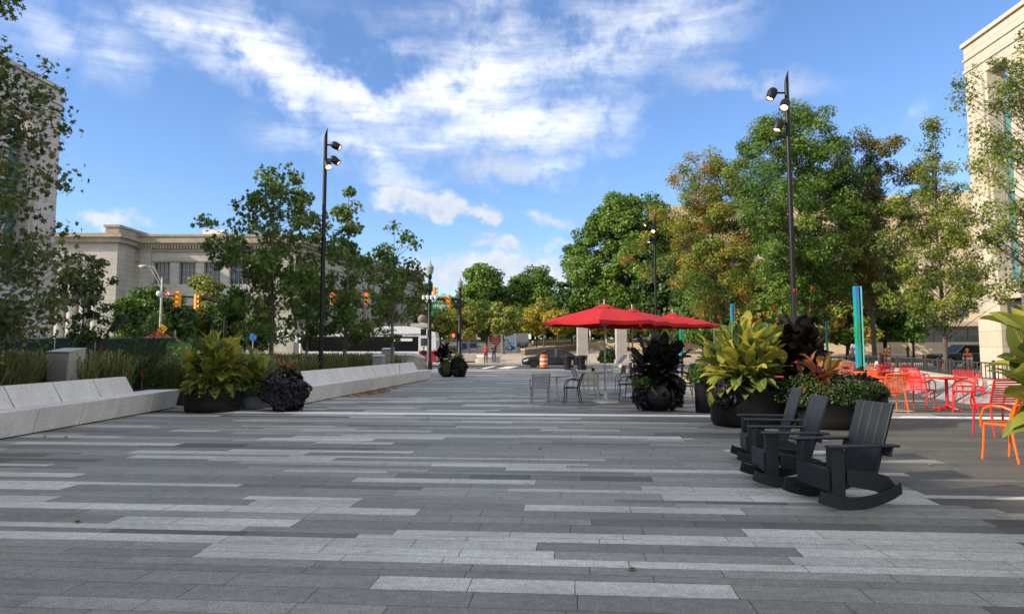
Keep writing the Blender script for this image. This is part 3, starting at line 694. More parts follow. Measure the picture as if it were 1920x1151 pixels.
cR = corner_at(1806, 92, 18.0); cL = corner_at(117, 174, 16.0)
print('corners', cR, cL)
m_creamL = M('pale_stone', (.52, .50, .47), .88, c2=(.45, .43, .40), scale=.4, fine=.06, fscale=8, course=(1.6, .8))
frame_building('stone_frame_building', 'tall cream stone building with deep glazed bays, sunlit, at the right edge', cR, -E2, (1, 0, 0), 18.0, 46, m_cream, 2.0, 14.0, 4.0)
frame_building('stone_frame_building', 'tall pale stone building in shade behind the plane tree at the left edge', cL, -E2, (-1, 0, 0), 16.0, 75, m_creamL, 2.2, 12.6, 4.0, solid=7.5)

# ---- tan building behind the right-hand trees
tb = thing('tan_office_building', 'broad sunlit tan stone building behind the oaks, right of the grove', 'building', (0, 0, 0))
o0 = Vector((XA(1236, 101), 101, 0)); ud = Vector((.97, -.26, 0)).normalized(); nd = Vector((-ud.y * -1, -ud.x, 0)); nd = Vector((ud.y, -ud.x, 0))
HT = at(1700, 357, 90).z; W_ = 62.; ops = []
for i in range(16):
    x0 = 2.5 + i * 3.7
    for z0, z1 in ((5.2, 7.4), (9.2, 11.4), (13.2, 15.4)):
        if z1 < 7.5 or i < 5: ops.append((x0, x0 + 1.7, z0, z1))
ops.append((26, 41, .2, 3.9))
mb = MB(); P = facade(mb, o0, ud, nd, W_, HT - 2.4, ops, .4); mb.build('wall', m_tan, tb, recalc=False)
for q in ops[:-1]: window(tb, P, *q, .4, 2, 2, m_frame, m_glass_d, .1)
window(tb, P, *ops[-1], .4, 8, 1, m_frame, m_glass_d, .15)
mt = Matrix(((ud.x, nd.x, 0, o0.x), (ud.y, nd.y, 0, o0.y), (0, 0, 1, 0), (0, 0, 0, 1)))
mb = MB(); mb.box(-.5, W_ + .5, -20, .5, HT - 2.398, HT - 1.9, mt); mb.box(-.3, W_ + .3, -20, .2, HT - 1.896, HT - .003, mt); mb.build('attic', m_tan, tb)
mb = MB(); mb.box(24, 43, .002, 4, 4.1, 4.6, mt); mb.build('entrance_canopy', m_lime_d, tb)
mb = MB(); mb.box(-10, W_, 6, 6.5, .3, 2.2, mt); mb.box(10, 13, 3, 5.9, .3, 2.6, mt); mb.build('terrace_wall', m_tan, tb)
hr = MB()
for i in range(22): hr.tube([mt @ Vector((38 + i * .75, 7.2, 1.4)), mt @ Vector((38 + i * .75, 7.2, 3.0))], .035, 5)
for z in (1.9, 2.3, 2.65, 3.0): hr.tube([mt @ Vector((38, 7.2, z)), mt @ Vector((54, 7.2, z))], .03, 5)
tag(hr.build('handrail', m_alu), 'long white metal ramp handrail in front of the tan building, above the black car', 'handrail')
# ------------------------------------------------------------------ benches
m_jf = M('dark_gap_core', (.02, .02, .02), .95)
def bench(name, label, a, b, nseg, flip=False, endcap=True):
    a = Vector((a[0], a[1], 0)); b = Vector((b[0], b[1], 0)); d = (b - a).normalized(); back = Vector((-d.y, d.x, 0)); Lb = (b - a).length
    r = thing(name, label, 'bench', a); sl = Lb / nseg
    prof = [(.10, .02), (0, .465), (.015, .478), (.47, .472), (.69, .86), (.80, .86), (.98, 0.02)]
    g = .017
    for i in range(nseg):
        last = endcap and i == nseg - 1
        pf = prof if not last else [(.10, .02), (0, .465), (.015, .48), (.62, .47), (.8, .47), (.98, .02)]
        mb = MB(); x0, x1 = i * sl + g, (i + 1) * sl - g
        sk = .10  # joints lean
        vs = []
        for x in (x0, x1):
            for u, z in pf:
                q = d * (x - sk * (u < .5) * (.5 - z) * .6) + back * u; vs.append((q.x, q.y, z))
        k = len(pf); mb.add(vs, [tuple(range(k)), tuple(range(k, 2 * k))[::-1]] + [(j, (j + 1) % k, k + (j + 1) % k, k + j) for j in range(k)])
        mb.build('seat_block', m_conc, r, bevel=.008)
    ci = [(.13, .02), (.035, .45), (.47, .455), (.70, .835), (.785, .835), (.95, .02)]  # added core; its dark colour stands in for shade in the gaps
    mb = MB(); vs = []
    xe = Lb - (sl if endcap else 0) - .02
    for x in (.03, xe):
        for u, z in ci: q = d * (x - .10 * (u < .5) * (.5 - z) * .6) + back * u; vs.append((q.x, q.y, z))
    k = len(ci); mb.add(vs, [tuple(range(k)), tuple(range(k, 2 * k))[::-1]] + [(j, (j + 1) % k, k + (j + 1) % k, k + j) for j in range(k)])
    mb.build('dark_gap_core', m_jf, r)
    mb = MB(); q = [d * .0 + back * .14, d * Lb + back * .14, d * Lb + back * .9, back * .9]
    mb.prism([(v.x, v.y) for v in q], 'z', -.01, .022); mb.build('plinth', m_joint, r)
    return r
bench('concrete_bench', 'white precast concrete bench running to the left edge in front of the grasses', (-8.52, 9.3), (-8.62, 19.6), 7)
bench('concrete_bench', 'long white precast concrete bench beside the plaza, ending near the traffic signal pole', (-5.72, 20.0), (-3.98, 37.3), 17)

# ------------------------------------------------------------------ ornamental grasses
m_grass = leafmat('ornamental_grass', [(.06, .09, .022), (.15, .18, .05), (.36, .33, .17)], trans=.3, rough=.6)
def grassbed(name, label, poly, n, z0, h, seed, heads=.25, clear=lambda x, y: False):
    rng = np.random.default_rng(seed); poly = np.array(poly)
    lo, hi = poly.min(0), poly.max(0); pts = []
    def inside(p):
        c = False; j = len(poly) - 1
        for i in range(len(poly)):
            if (poly[i][1] > p[1]) != (poly[j][1] > p[1]) and p[0] < (poly[j][0] - poly[i][0]) * (p[1] - poly[i][1]) / (poly[j][1] - poly[i][1]) + poly[i][0]: c = not c
            j = i
        return c
    tufts = []
    while len(tufts) < n // 40:
        p = lo + rng.random(2) * (hi - lo)
        if inside(p) and not clear(p[0], p[1]): tufts.append(p)
    tufts = np.array(tufts); ti = rng.integers(0, len(tufts), n)
    base = tufts[ti] + rng.normal(0, .08, (n, 2)); ang = rng.random(n) * 6.283; hh = h * (.55 + .6 * rng.random(n)) * (.8 + .35 * rng.random(len(tufts)))[ti]
    sp = hh * (.15 + .5 * rng.random(n)); w = .006 + .006 * rng.random(n)
    dx, dy = np.cos(ang), np.sin(ang); px, py = -dy, dx
    V = np.zeros((n, 7, 3))
    for k, (f, hz) in enumerate(((0, 0), (.3, .6), (.75, .95))):
        ww = w * (1, .8, .5)[k]
        V[:, 2 * k, 0] = base[:, 0] + dx * sp * f - px * ww; V[:, 2 * k, 1] = base[:, 1] + dy * sp * f - py * ww
        V[:, 2 * k + 1, 0] = base[:, 0] + dx * sp * f + px * ww; V[:, 2 * k + 1, 1] = base[:, 1] + dy * sp * f + py * ww
        V[:, 2 * k, 2] = V[:, 2 * k + 1, 2] = z0 + hh * hz
    V[:, 6, 0] = base[:, 0] + dx * sp * 1.15; V[:, 6, 1] = base[:, 1] + dy * sp * 1.15; V[:, 6, 2] = z0 + hh * .97
    hd = rng.random(n) < heads   # seed heads: wider drooping tops
    V[hd, 4:6, 2] += .08; V[hd, 6, 2] += .05
    V[hd, 4, 0] -= px[hd] * .012; V[hd, 4, 1] -= py[hd] * .012; V[hd, 5, 0] += px[hd] * .012; V[hd, 5, 1] += py[hd] * .012
    F = np.array([(0, 1, 3, 2), (2, 3, 5, 4), (4, 5, 6, 6)]); o = np.arange(n) * 7
    me = bpy.data.meshes.new(name); me.vertices.add(n * 7); me.vertices.foreach_set('co', V.reshape(-1).astype(np.float32))
    li = np.stack([o + 0, o + 1, o + 3, o + 2, o + 2, o + 3, o + 5, o + 4, o + 4, o + 5, o + 6], 1).reshape(-1)
    me.loops.add(n * 11); me.loops.foreach_set('vertex_index', li.astype(np.int32))
    ls = (np.arange(n)[:, None] * 11 + np.array([0, 4, 8])[None]).reshape(-1); me.polygons.add(n * 3); me.polygons.foreach_set('loop_start', ls.astype(np.int32))
    hu = np.clip(.15 + .35 * rng.random((n, 1)) + np.array([0, .05, .15])[None] + hd[:, None] * np.array([0, .2, .5])[None], 0, 1).reshape(-1)
    a_ = me.attributes.new('hue', 'FLOAT', 'FACE'); a_.data.foreach_set('value', hu.astype(np.float32)); me.materials.append(m_grass); me.update(calc_edges=True)
    ob = bpy.data.objects.new(name, me); COL.objects.link(ob); tag(ob, label, 'grass', kind='stuff'); return ob
grassbed('ornamental_grass', 'feathery ornamental grass behind the left bench, around the steel cabinet', [(-9.55, 8), (-9.55, 19.2), (-13, 21), (-15, 21), (-15, 11)], 44000, .38, .88, 3, .5, lambda x, y: (abs(x / y + .604) < .034 and y < 17.4) or x / y > -.505)
grassbed('ornamental_grass', 'green ornamental grass in the bed behind the long bench', [(-6.95, 20.2), (-5.2, 36.4), (-8, 38.5), (-12.8, 37), (-12.8, 23)], 75000, .38, .74, 4, .2, lambda x, y: (abs(x / y + .18) < .014 and y < 33.8) or (abs(x / y + .168) < .012 and y < 35.8))

# ------------------------------------------------------------------ utility cabinets
def cabinet(label, X, Y, z0, W, D, H, slope, rz=0):
    r = thing('utility_cabinet', label, 'cabinet', (X, Y, z0), rz, 'stainless utility cabinets in the beds')
    mb = MB(); mb.prism([(0, 0), (D, 0), (D, H), (0, H - slope)], 'x', -W / 2, W / 2); mb.build('body', m_steel, r, bevel=.006)
    mb = MB(); mb.prism([(-.02, H - slope - .01 + .015), (D + .01, H + .008), (D + .01, H + .03), (-.03, H - slope + .025)], 'x', -W / 2 - .02, W / 2 + .02); mb.build('lid', m_steel, r)
    mb = MB(); mb.box(-W / 2 + .03, W / 2 - .03, -.012, -.001, .06, H - slope - .06)
    for z in (.15, H - slope - .15): mb.tube([(W / 2 - .09, -.02, z), (W / 2 - .09, -.011, z)], .02, 10)
    mb.build('door', m_steel, r)
    return r
cabinet('large grey stainless cabinet with a sloping top behind the left bench', XA(110, 16.9), 16.9, .4, .60, .46, 1.12, .08, R(-14))
cabinet('taller of the two steel cabinets behind the long bench', XA(725, 35.3), 35.3, .4, .5, .42, 1.12, .06, R(-8))
cabinet('shorter of the two steel cabinets behind the long bench', XA(708, 33.3), 33.3, .4, .5, .36, .82, .06, R(-8))

# ------------------------------------------------------------------ plaza lamp poles
def lamp_pole(label, X, Y, H, rz, heads, r=.085):
    t = thing('lamp_pole', label, 'lamp', (X, Y, 0), rz, 'black plaza lamp poles')
    mb = MB(); mb.tube([(0, 0, 0), (0, 0, H - .45)], [r * 1.05, r * .8], 16)
    k = 16; o = len(mb.v); rr = r * .8
    for j in range(k):
        a = 2 * math.pi * j / k; mb.v.append((rr * math.cos(a), rr * math.sin(a), H - .45))
    for j in range(k):
        a = 2 * math.pi * j / k; mb.v.append((rr * math.cos(a), rr * math.sin(a), H - .2 + .2 * math.cos(a)))
    for j in range(k): mb.f.append((o + j, o + (j + 1) % k, o + k + (j + 1) % k, o + k + j)); mb.mi.append(0)
    mb.f.append(tuple(o + k + j for j in range(k))); mb.mi.append(0)
    mb.tube([(0, 0, 0), (0, 0, .03)], .2, 20)
    mb.build('pole', m_black, t, smooth=True)
    for dz, yaw, tilt, arm in heads:
        z = H - dz
        # each head aims along (yaw, tilt below horizontal)
        M0 = Matrix.Translation(Vector((math.cos(yaw) * arm, math.sin(yaw) * arm, z))) @ Matrix.Rotation(yaw, 4, 'Z') @ Matrix.Rotation(math.pi / 2 + tilt, 4, 'Y') @ Matrix.Scale(.8, 4)
        hb = MB(); hb.lathe([(.001, -.19), (.07, -.18), (.125, -.14), (.158, -.07), (.165, 0), (.160, .06), (.163, .065), (.163, .08), (.158, .085), (.135, .26), (.125, .26), (.12, .2), (.001, .2)], 24, mat=M0)
        hb.tube([(math.cos(yaw) * r * .6, math.sin(yaw) * r * .6, z + .02), (math.cos(yaw) * (arm - .06), math.sin(yaw) * (arm - .06), z + .0)], .028, 8)
        ho = hb.build('spotlight', m_black, t, smooth=True, angle=30)
        lb = MB(); lb.lathe([(.001, .232), (.06, .228), (.105, .215), (.112, .205)], 18, mat=M0); lb.build('lens', m_bulb, ho, smooth=True)
    return t
def toCam(X, Y, rz=0): return math.atan2(-Y, -X)
X = XA(602, 25.3); Hl = at(612, 240, 25.3).z
lamp_pole('lamp pole with three spot heads rising from the grasses behind the long bench', X, 25.3, Hl, 0, [(.62, R(0), R(28), .33), (1.12, R(4), R(38), .30), (1.32, toCam(X, 25.3) + .35, R(48), .22)], .078)
X = XA(1491, 20.0); Hl = at(1484, 131, 20).z
lamp_pole('lamp pole with three spot heads standing behind the dark canna planter', X, 20.0, Hl, 0, [(.68, R(188), R(62), .42), (1.02, toCam(X, 20) - .25, R(50), .2), (1.55, R(195), R(68), .28)], .074)
X = XA(1231, 41.5); Hl = at(1229, 399, 41.5).z
lamp_pole('distant lamp pole with three spot heads in front of the big green tree', X, 41.5, Hl, 0, [(.6, R(185), R(40), .4), (.98, toCam(X, 41) - .2, R(45), .24), (1.5, R(195), R(70), .3)], .08)

# ------------------------------------------------------------------ glass light pylons
m_dich = bpy.data.materials.new('dichroic_glass'); m_dich.use_nodes = True
n = m_dich.node_tree.nodes; l = m_dich.node_tree.links; p = n['Principled BSDF']
t = n.new("ShaderNodeTexCoord"); mp = n.new("ShaderNodeMapping"); mp.inputs['Scale'].default_value = (2, 2, .55); l.new(t.outputs['Object'], mp.inputs[0])
no = n.new("ShaderNodeTexNoise"); no.inputs['Scale'].default_value = 1.3; no.inputs['Detail'].default_value = 2; l.new(mp.outputs[0], no.inputs['Vector'])
rp = n.new("ShaderNodeValToRGB"); rp.color_ramp.elements[0].color = (.0, .36, .20, 1); rp.color_ramp.elements[1].color = (.02, .22, .62, 1); rp.color_ramp.elements[0].position = .42; rp.color_ramp.elements[1].position = .6
e = rp.color_ramp.elements.new(.5); e.color = (.0, .42, .38, 1)
l.new(no.outputs[0], rp.inputs[0]); l.new(rp.outputs[0], p.inputs['Base Color']); p.inputs['Roughness'].default_value = .12; p.inputs['Coat Weight'].default_value = .6; p.inputs['Metallic'].default_value = .25
m_dich2 = m_dich.copy(); m_dich2.name = 'pale_dichroic_glass'; 
e = m_dich2.node_tree.nodes['Color Ramp'] if 'Color Ramp' in m_dich2.node_tree.nodes else [q for q in m_dich2.node_tree.nodes if q.type == 'VALTORGB'][0]
for i, c in enumerate([(.12, .75, .6, 1), (.1, .7, .75, 1), (.25, .6, .95, 1)]): e.color_ramp.elements[i].color = c
def pylon(label, px, ptop, Y, z0=0., w=.24):
    X = XA(px, Y); H = at(px, ptop, Y).z - z0
    r = thing('light_pylon', label, 'light column', (X, Y, z0), R(8), 'blue-green glass light columns')
    mb = MB(); mb.tube([(0, 0, 0), (0, 0, min(1.0, H * .3))], w * .75, 20); mb.build('base', m_black, r, smooth=True)
    h0 = min(1.0, H * .3) - .05
    mb = MB(); mb.box(-w, .018, -w * .5, w * .5, h0, H); mb.build('left_glass', m_dich, r, bevel=.01)
    mb = MB(); mb.box(.03, .055, -w * .45, w * .45, h0, H - .01); mb.build('core', m_black, r)
    mb = MB(); mb.box(.065, w * .95, -w * .5, w * .5, h0, H); mb.build('right_glass', m_dich2, r, bevel=.01)
pylon('tallest blue-green glass column behind the flowering planter', 1612, 537, 22.5, w=.12)
pylon('green glass column between the rear umbrella and the yellow canna', 1375, 570, 31, w=.08)
pylon('green glass column behind the umbrellas near the second stone pillar', 1278, 590, 39, w=.09)
pylon('short looking glass column just right of the yellow canna', 1441, 607, 36, w=.07)
pylon('glass column half hidden by the dark purple canna', 1551, 602, 52.5, w=.08)

# ------------------------------------------------------------------ umbrellas
def umbrella(label, X, Y, half, zr, za, rz, group='red market umbrellas'):
    r = thing('market_umbrella', label, 'umbrella', (X, Y, 0), rz, group)
    mb = MB(); n8 = 8; rings = [(0.0, za)] + [(half * q_, za - (za - zr) * (q_ * .86 + .14 * q_ * q_)) for q_ in (.2, .4, .7, 1.0)]
    top = (0, 0, za); mb.v.append(top); idx = []
    def rr(k, rad, last):
        a = 2 * math.pi * (k) / 16 + math.pi / 8
        f = 1.0 if k % 2 == 0 else math.cos(math.pi / 8) * .985
        return rad * f * math.cos(a), rad * f * math.sin(a)
    for i, (rad, z) in enumerate(rings[1:]):
        idx.append(len(mb.v))
        for k in range(16):
            x, y = rr(k, rad, i == 3); mb.v.append((x, y, z - (0 if k % 2 == 0 else .02 * rad)))
    idx.append(len(mb.v))
    for k in range(16):
        x, y = rr(k, half * .995, True); mb.v.append((x, y, zr - .10 - (0 if k % 2 == 0 else .02 * half)))
    for k in range(16): mb.f.append((0, idx[0] + k, idx[0] + (k + 1) % 16)); mb.mi.append(0)
    for j in range(len(idx) - 1):
        for k in range(16): mb.f.append((idx[j] + k, idx[j + 1] + k, idx[j + 1] + (k + 1) % 16, idx[j] + (k + 1) % 16)); mb.mi.append(0)
    c = mb.build('canopy', m_red, r); so_ = c.modifiers.new('cloth', 'SOLIDIFY'); so_.thickness = .006
    mb = MB(); mb.lathe([(.001, za + .045), (.16, za - .005), (.34, za - .055), (.335, za - .075)], 8); mb.build('vent_cap', m_red, r)
    mb = MB(); mb.tube([(0, 0, .08), (0, 0, za + .14)], .026, 12); mb.sphere((0, 0, za + .15), .03, 10, 6); mb.build('pole', m_alu, r, smooth=True)
    mb = MB(); mb.lathe([(.37, 0), (.385, .05), (.37, .09), (.20, .13), (.07, .15), (.055, .34), (.03, .345)], 32); mb.build('base', m_steel, r, smooth=True)
    mb = MB()
    for k in range(0, 16, 2):
        x, y = rr(k, half * .97, True); x1, y1 = rr(k, half * .5, True); mb.tube([(x, y, zr + .0), (0, 0, za - .1)], .011, 6)
        mb.tube([(0, 0, zr - .12), (x1 * .95, y1 * .95, (za * .42 + zr * .58))], .008, 6)
    mb.build('ribs', m_alu, r)
    return r
Y = 21.0; umbrella('nearest red umbrella, over the steel cafe table', XA(1134, Y), Y, 1.76, at(1130, 603, Y).z, at(1130, 573, Y).z, R(11))
Y = 23.6; umbrella('middle red umbrella, partly behind the nearest one', XA(1186, Y), Y, 1.72, at(1186, 607, Y).z, at(1186, 581, Y).z, R(3))
Y = 26.4; umbrella('farthest red umbrella, just left of the yellow canna', XA(1262, Y), Y, 1.62, at(1262, 609, Y).z, at(1262, 589, Y).z, R(16))

# ------------------------------------------------------------------ cafe chairs and tables
CH = {}
def make_chair(mat, key, label, group):
    r = thing('cafe_chair', label, 'chair', (0, 0, 0), 0, group)
    W = .235; 
    for sx in (-1, 1):
        mb = MB(); mb.tube([(sx * W, .20, .0), (sx * (W - .005), .17, .25), (sx * (W - .01), .165, .44)], [.012, .015, .017], 8); mb.build('leg', mat, r, smooth=True)
        mb = MB(); mb.tube([(sx * W, -.27, .0), (sx * (W - .01), -.215, .25), (sx * (W - .015), -.19, .44)], [.012, .015, .017], 8); mb.build('leg', mat, r, smooth=True)
        mb = MB(); mb.tube([(sx * (W + .012), .185, .40), (sx * (W + .03), .17, .52), (sx * (W + .035), .12, .63), (sx * (W + .03), .02, .672), (sx * (W + .02), -.12, .665), (sx * (W - .005), -.215, .63)], [.013, .013, .014, .016, .015, .012], 8); mb.build('armrest', mat, r, smooth=True)
    mb = MB(); mb.tube([(-W + .01, .17, .44), (W - .01, .17, .44)], .014, 8); mb.tube([(-W + .01, -.19, .44), (W - .01, -.19, .44)], .014, 8)
    for sx in (-1, 1): mb.tube([(sx * (W - .01), .17, .44), (sx * (W - .01), -.19, .44)], .014, 8)
    for i in range(9):
        y = .165 - i * .043; mb.box(-W + .01, W - .01, y - .015, y + .015, .448 - .004 * math.sin(i / 8 * 3.14) * 3, .458 - .004 * math.sin(i / 8 * 3.14) * 3)
    mb.build('seat', mat, r)
    mb = MB()
    def bk(t): return Vector((0, -.19 - .10 * t - .03 * t * t, .45 + .37 * t))
    for sx in (-1, 1): mb.tube([(sx * (W - .01 + .012 * t), bk(t).y, bk(t).z) for t in (-.02, .3, .6, .9, 1.0)], .015, 8)
    mb.tube([(-W - .002, bk(1).y, bk(1).z), (-W * .5, bk(1).y - .012, bk(1).z + .004), (W * .5, bk(1).y - .012, bk(1).z + .004), (W + .002, bk(1).y, bk(1).z)], .015, 8)
    for i in range(9):
        t = .16 + i * .092; q = bk(t); x = W - .01 + .012 * t
        mb.add([(-x, q.y, q.z - .011), (-x * .4, q.y - .014, q.z - .011), (x * .4, q.y - .014, q.z - .011), (x, q.y, q.z - .011), (-x, q.y - .004, q.z + .011), (-x * .4, q.y - .018, q.z + .011), (x * .4, q.y - .018, q.z + .011), (x, q.y - .004, q.z + .011),
                (-x, q.y + .008, q.z - .011), (-x * .4, q.y - .006, q.z - .011), (x * .4, q.y - .006, q.z - .011), (x, q.y + .008, q.z - .011), (-x, q.y + .004, q.z + .011), (-x * .4, q.y - .010, q.z + .011), (x * .4, q.y - .010, q.z + .011), (x, q.y + .004, q.z + .011)],
               [(0, 1, 5, 4), (1, 2, 6, 5), (2, 3, 7, 6), (8, 12, 13, 9), (9, 13, 14, 10), (10, 14, 15, 11), (4, 5, 13, 12), (5, 6, 14, 13), (6, 7, 15, 14), (0, 8, 9, 1), (1, 9, 10, 2), (2, 10, 11, 3)])
    mb.build('backrest', mat, r)
    CH[key] = [r, False]; return r
m_chairg = M('grey_chair_frame', (.30, .30, .29), .35, .6)
m_chairy = M('pale_slat_frame', (.55, .56, .40), .5, .1)
m_chairk = M('black_chair_frame', (.02, .02, .022), .45)
m_chairr = M('red_chair_paint', (.60, .016, .014), .42, c2=(.5, .012, .012)); m_chairo = M('orange_chair_paint', (.85, .13, .006), .4, c2=(.75, .11, .005)); m_chairm = M('maroon_chair_paint', (.33, .012, .05), .4)
make_chair(m_chairg, 'g', '', 'grey slatted cafe chairs'); make_chair(m_chairy, 'y', '', 'grey slatted cafe chairs'); make_chair(m_chairk, 'k', '', 'grey slatted cafe chairs')
make_chair(m_chairr, 'r', '', 'red and orange cafe chairs'); make_chair(m_chairo, 'o', '', 'red and orange cafe chairs'); make_chair(m_chairm, 'm', '', 'red and orange cafe chairs')
def chair(key, px, pfoot, deg, label, sc=1.0):
    """deg: direction the sitter faces, 0 = away from the viewer, 90 = left"""
    g = G(px, pfoot); o, used = CH[key]
    if not used: CH[key][1] = True; o.location = g; o.rotation_euler.z = R(deg); o['label'] = label; o.scale = (sc,) * 3; return o
    return copy_tree(o, g, R(deg), label, scale=sc)
chair('g', 1013, 757, 4, 'grey slatted chair seen from behind, leftmost of the cafe chairs', 1.02)
chair('k', 1072, 756, 78, 'dark slatted chair turned side-on at the near steel table', 1.0)
chair('y', 1103, 751, 8, 'pale slatted chair in front of the second steel table', 1.03)
chair('g', 1090, 733, -75, 'grey chair on the left side of the second steel table', 1.0)
chair('g', 1166, 737, 70, 'grey chair on the right side of the second steel table', 1.0)
chair('g', 1124, 720, 178, 'grey chair facing the viewer behind the second steel table', 1.0)
chair('k', 1179, 749, 60, 'black chair just left of the flowering ball planter', 1.05)
chair('g', 1152, 717, 150, 'grey chair behind the umbrella pole, back to the street', 1.0)
chair('g', 1300, 752, 110, 'grey chair half hidden between the dark canna and the yellow canna', 1.0)
chair('k', 1287, 744, 60, 'black chair behind the dark canna ball planter', 1.0)
def make_table(mat, key):
    r = thing('cafe_table', '', 'table', (0, 0, 0), 0, 'round cafe tables')
    mb = MB(); mb.lathe([(.001, .71), (.40, .71), (.43, .718), (.435, .73), (.43, .738), (.001, .74)], 36); mb.build('tabletop', mat, r, smooth=True)
    mb = MB(); mb.tube([(0, 0, .05), (0, 0, .705)], .035, 14); mb.lathe([(.16, .69), (.16, .708), (.05, .69)], 16); mb.build('pedestal', mat, r, smooth=True)
    for k in range(4):
        a = math.pi / 2 * k + .5; c, s = math.cos(a), math.sin(a); mb = MB()
        mb.tube([(c * .03, s * .03, .12), (c * .08, s * .08, .055), (c * .33, s * .33, .016)], [.035, .026, .016], 8); mb.build('foot', mat, r, smooth=True)
    CH[key] = [r, False]
make_table(m_steel, 'ts'); make_table(m_chairr, 'tr'); make_table(m_chairo, 'to')
chair('ts', 1044, 751, 0, 'near left round steel table with a splayed base', 1.0)
chair('ts', 1122, 740, 30, 'second round steel table, beside the umbrella pole', 1.05)
chair('ts', 1250, 722, 10, 'round steel table behind the dark canna planter')
# small things left on the second table
g = G(1122, 740)
mb = MB(); mb.box(-.05, .05, -.05, .05, 0, .10); mb.tube([(0, 0, .1), (0, 0, .103)], .02, 8); o = mb.build('menu_holder', m_black, loc=(g.x - .16, g.y + .1, .778)); tag(o, 'small black holder standing on the second steel table', 'holder')

# red and orange set on the right
chair('o', 1671, 772, 2, 'orange slatted chair seen from behind, nearest of the left red-and-orange group', 1.12)
chair('r', 1727, 768, -52, 'red slatted chair turned three-quarters at the left of the red table', 1.12)
chair('tr', 1777, 769, 0, 'red round table with splayed base beside the slender oak', 1.1)
chair('r', 1806, 772, 62, 'red slatted chair side-on at the right of the red table', 1.12)
chair('r', 1819, 757, 172, 'red chair facing the viewer behind the red table', 1.1)
chair('to', 1637, 766, 10, 'orange round table left of the nearest orange chair', 1.1)
chair('tr', 1660, 742, 10, 'dark red round table behind the nearest orange chair', 1.08)
chair('o', 1632, 764, -40, 'orange chair poking out beside the purple foliage', 1.12)
chair('r', 1655, 735, 5, 'red chair below the long-haired woman', 1.1)
chair('r', 1722, 745, -60, 'red chair just behind the three-quarter red chair', 1.1)
chair('o', 1635, 729, 5, 'small orange chair right of the tallest glass column', 1.1)
chair('m', 1653, 722, 2, 'maroon chair the long-haired woman sits on', 1.1)
chair('m', 1685, 727, 30, 'dark orange-maroon chair right of the long-haired woman', 1.1)
chair('o', 1584, 716, 0, 'orange chair left of the tallest glass column', 1.1)
chair('m', 1602, 720, 20, 'maroon chair immediately left of the tallest glass column', 1.1)
chair('r', 1478, 738, -30, 'red chair glimpsed between the yellow canna and the bronze canna', 1.1)
chair('r', 1870, 816, 4, 'red high-backed chair at the right edge behind the big canna', 1.2)
chair('o', 1896, 862, 20, 'closest orange chair, cut by the right edge of the picture', 1.12)

# ------------------------------------------------------------------ rocking chairs
m_rock = M('charcoal_lumber', (.016, .020, .025), .46, c2=(.009, .011, .014), scale=7, sx=(1, 1, 1), bump=.06, bscale=80, spec=.42)
def rocking(label):
    r = thing('rocking_chair', label, 'rocking chair', (0, 0, 0), 0, 'black slatted rocking chairs')
    B = lambda mb, nm, bev=.006: mb.build(nm, m_rock, r, bevel=bev)
    hw = .335; th = .032
    def arc(z0=0):
        lo = []; hi = []; Rr = .98
        for i in range(17):
            u = -.02 + .88 * i / 16; z = Rr - math.sqrt(Rr * Rr - (u - .36) ** 2); lo.append((u, z))
        for i in range(17):
            u = -.01 + .86 * i / 16; z = Rr - math.sqrt(Rr * Rr - (u - .36) ** 2) + .115 + (.0); hi.append((u + (.02 if i == 0 else 0), z))
        return lo + hi[::-1]
    for sy in (-1, 1):
        mb = MB(); y0 = sy * hw; mb.prism(arc(), 'y', y0 - th / 2, y0 + th / 2); B(mb, 'rocker')
        yi = y0 - sy * (th + .003)
        mb = MB(); mb.prism([(.14, .10), (.28, .10), (.28, .585), (.14, .585)], 'y', yi - th / 2, yi + th / 2)
        mb.box(.145, .18, min(yi - sy * .018, yi - sy * .09), max(yi - sy * .018, yi - sy * .09), .12, .584); B(mb, 'front_leg')
        mb = MB(); mb.prism([(.30, .22), (.60, .16), (.80, .08), (.88, .14), (.74, .30), (.62, .335), (.30, .37)], 'y', yi - th / 2 - .0, yi + th / 2); B(mb, 'side_rail')
        mb = MB(); mb.box(.09, .82, y0 - .075, y0 + .06, .588, .612); B(mb, 'armrest', .009)
    w = hw - th * 1.5 - .02
    mb = MB(); mb.box(.115, .143, -w - .02, w + .02, .17, .375); B(mb, 'apron')
    mb = MB()
    for i in range(4):
        u0 = .13 + i * .118; 
        mb.prism([(u0, .385 - i * .03), (u0 + .11, .385 - (i + .9) * .03), (u0 + .11, .360 - (i + .9) * .03), (u0, .360 - i * .03)], 'y', -w, w)
    B(mb, 'seat')
    bw = (2 * w + .05) / 4
    for i in range(4):
        y0 = -w - .025 + i * bw + .003
        mb = MB(); mb.prism([(.585, .22), (.615, .22), (.865, 1.0), (.835, 1.0)], 'y', y0, y0 + bw - .006); B(mb, 'back_slat', .005)
    mb = MB(); mb.prism([(.70, .50), (.726, .50), (.757, .60), (.731, .60)], 'y', -hw - .06, hw + .06); B(mb, 'back_rail')
    return r
rk = rocking('nearest black rocking chair, four broad back slats facing left')
# local +x runs backwards from the chair's front; chair faces the picture's left
def place_rock(o, X, Y, rz): o.location = (X, Y, 0); o.rotation_euler.z = rz
place_rock(rk, 2.90, 7.63, R(9))
r2 = copy_tree(rk, (2.74, 8.85, 0), R(-5), 'middle black rocking chair of the row of three')
r3 = copy_tree(rk, (3.06, 10.43, 0), R(-9), 'farthest black rocking chair of the row, nearest the black canna pot')
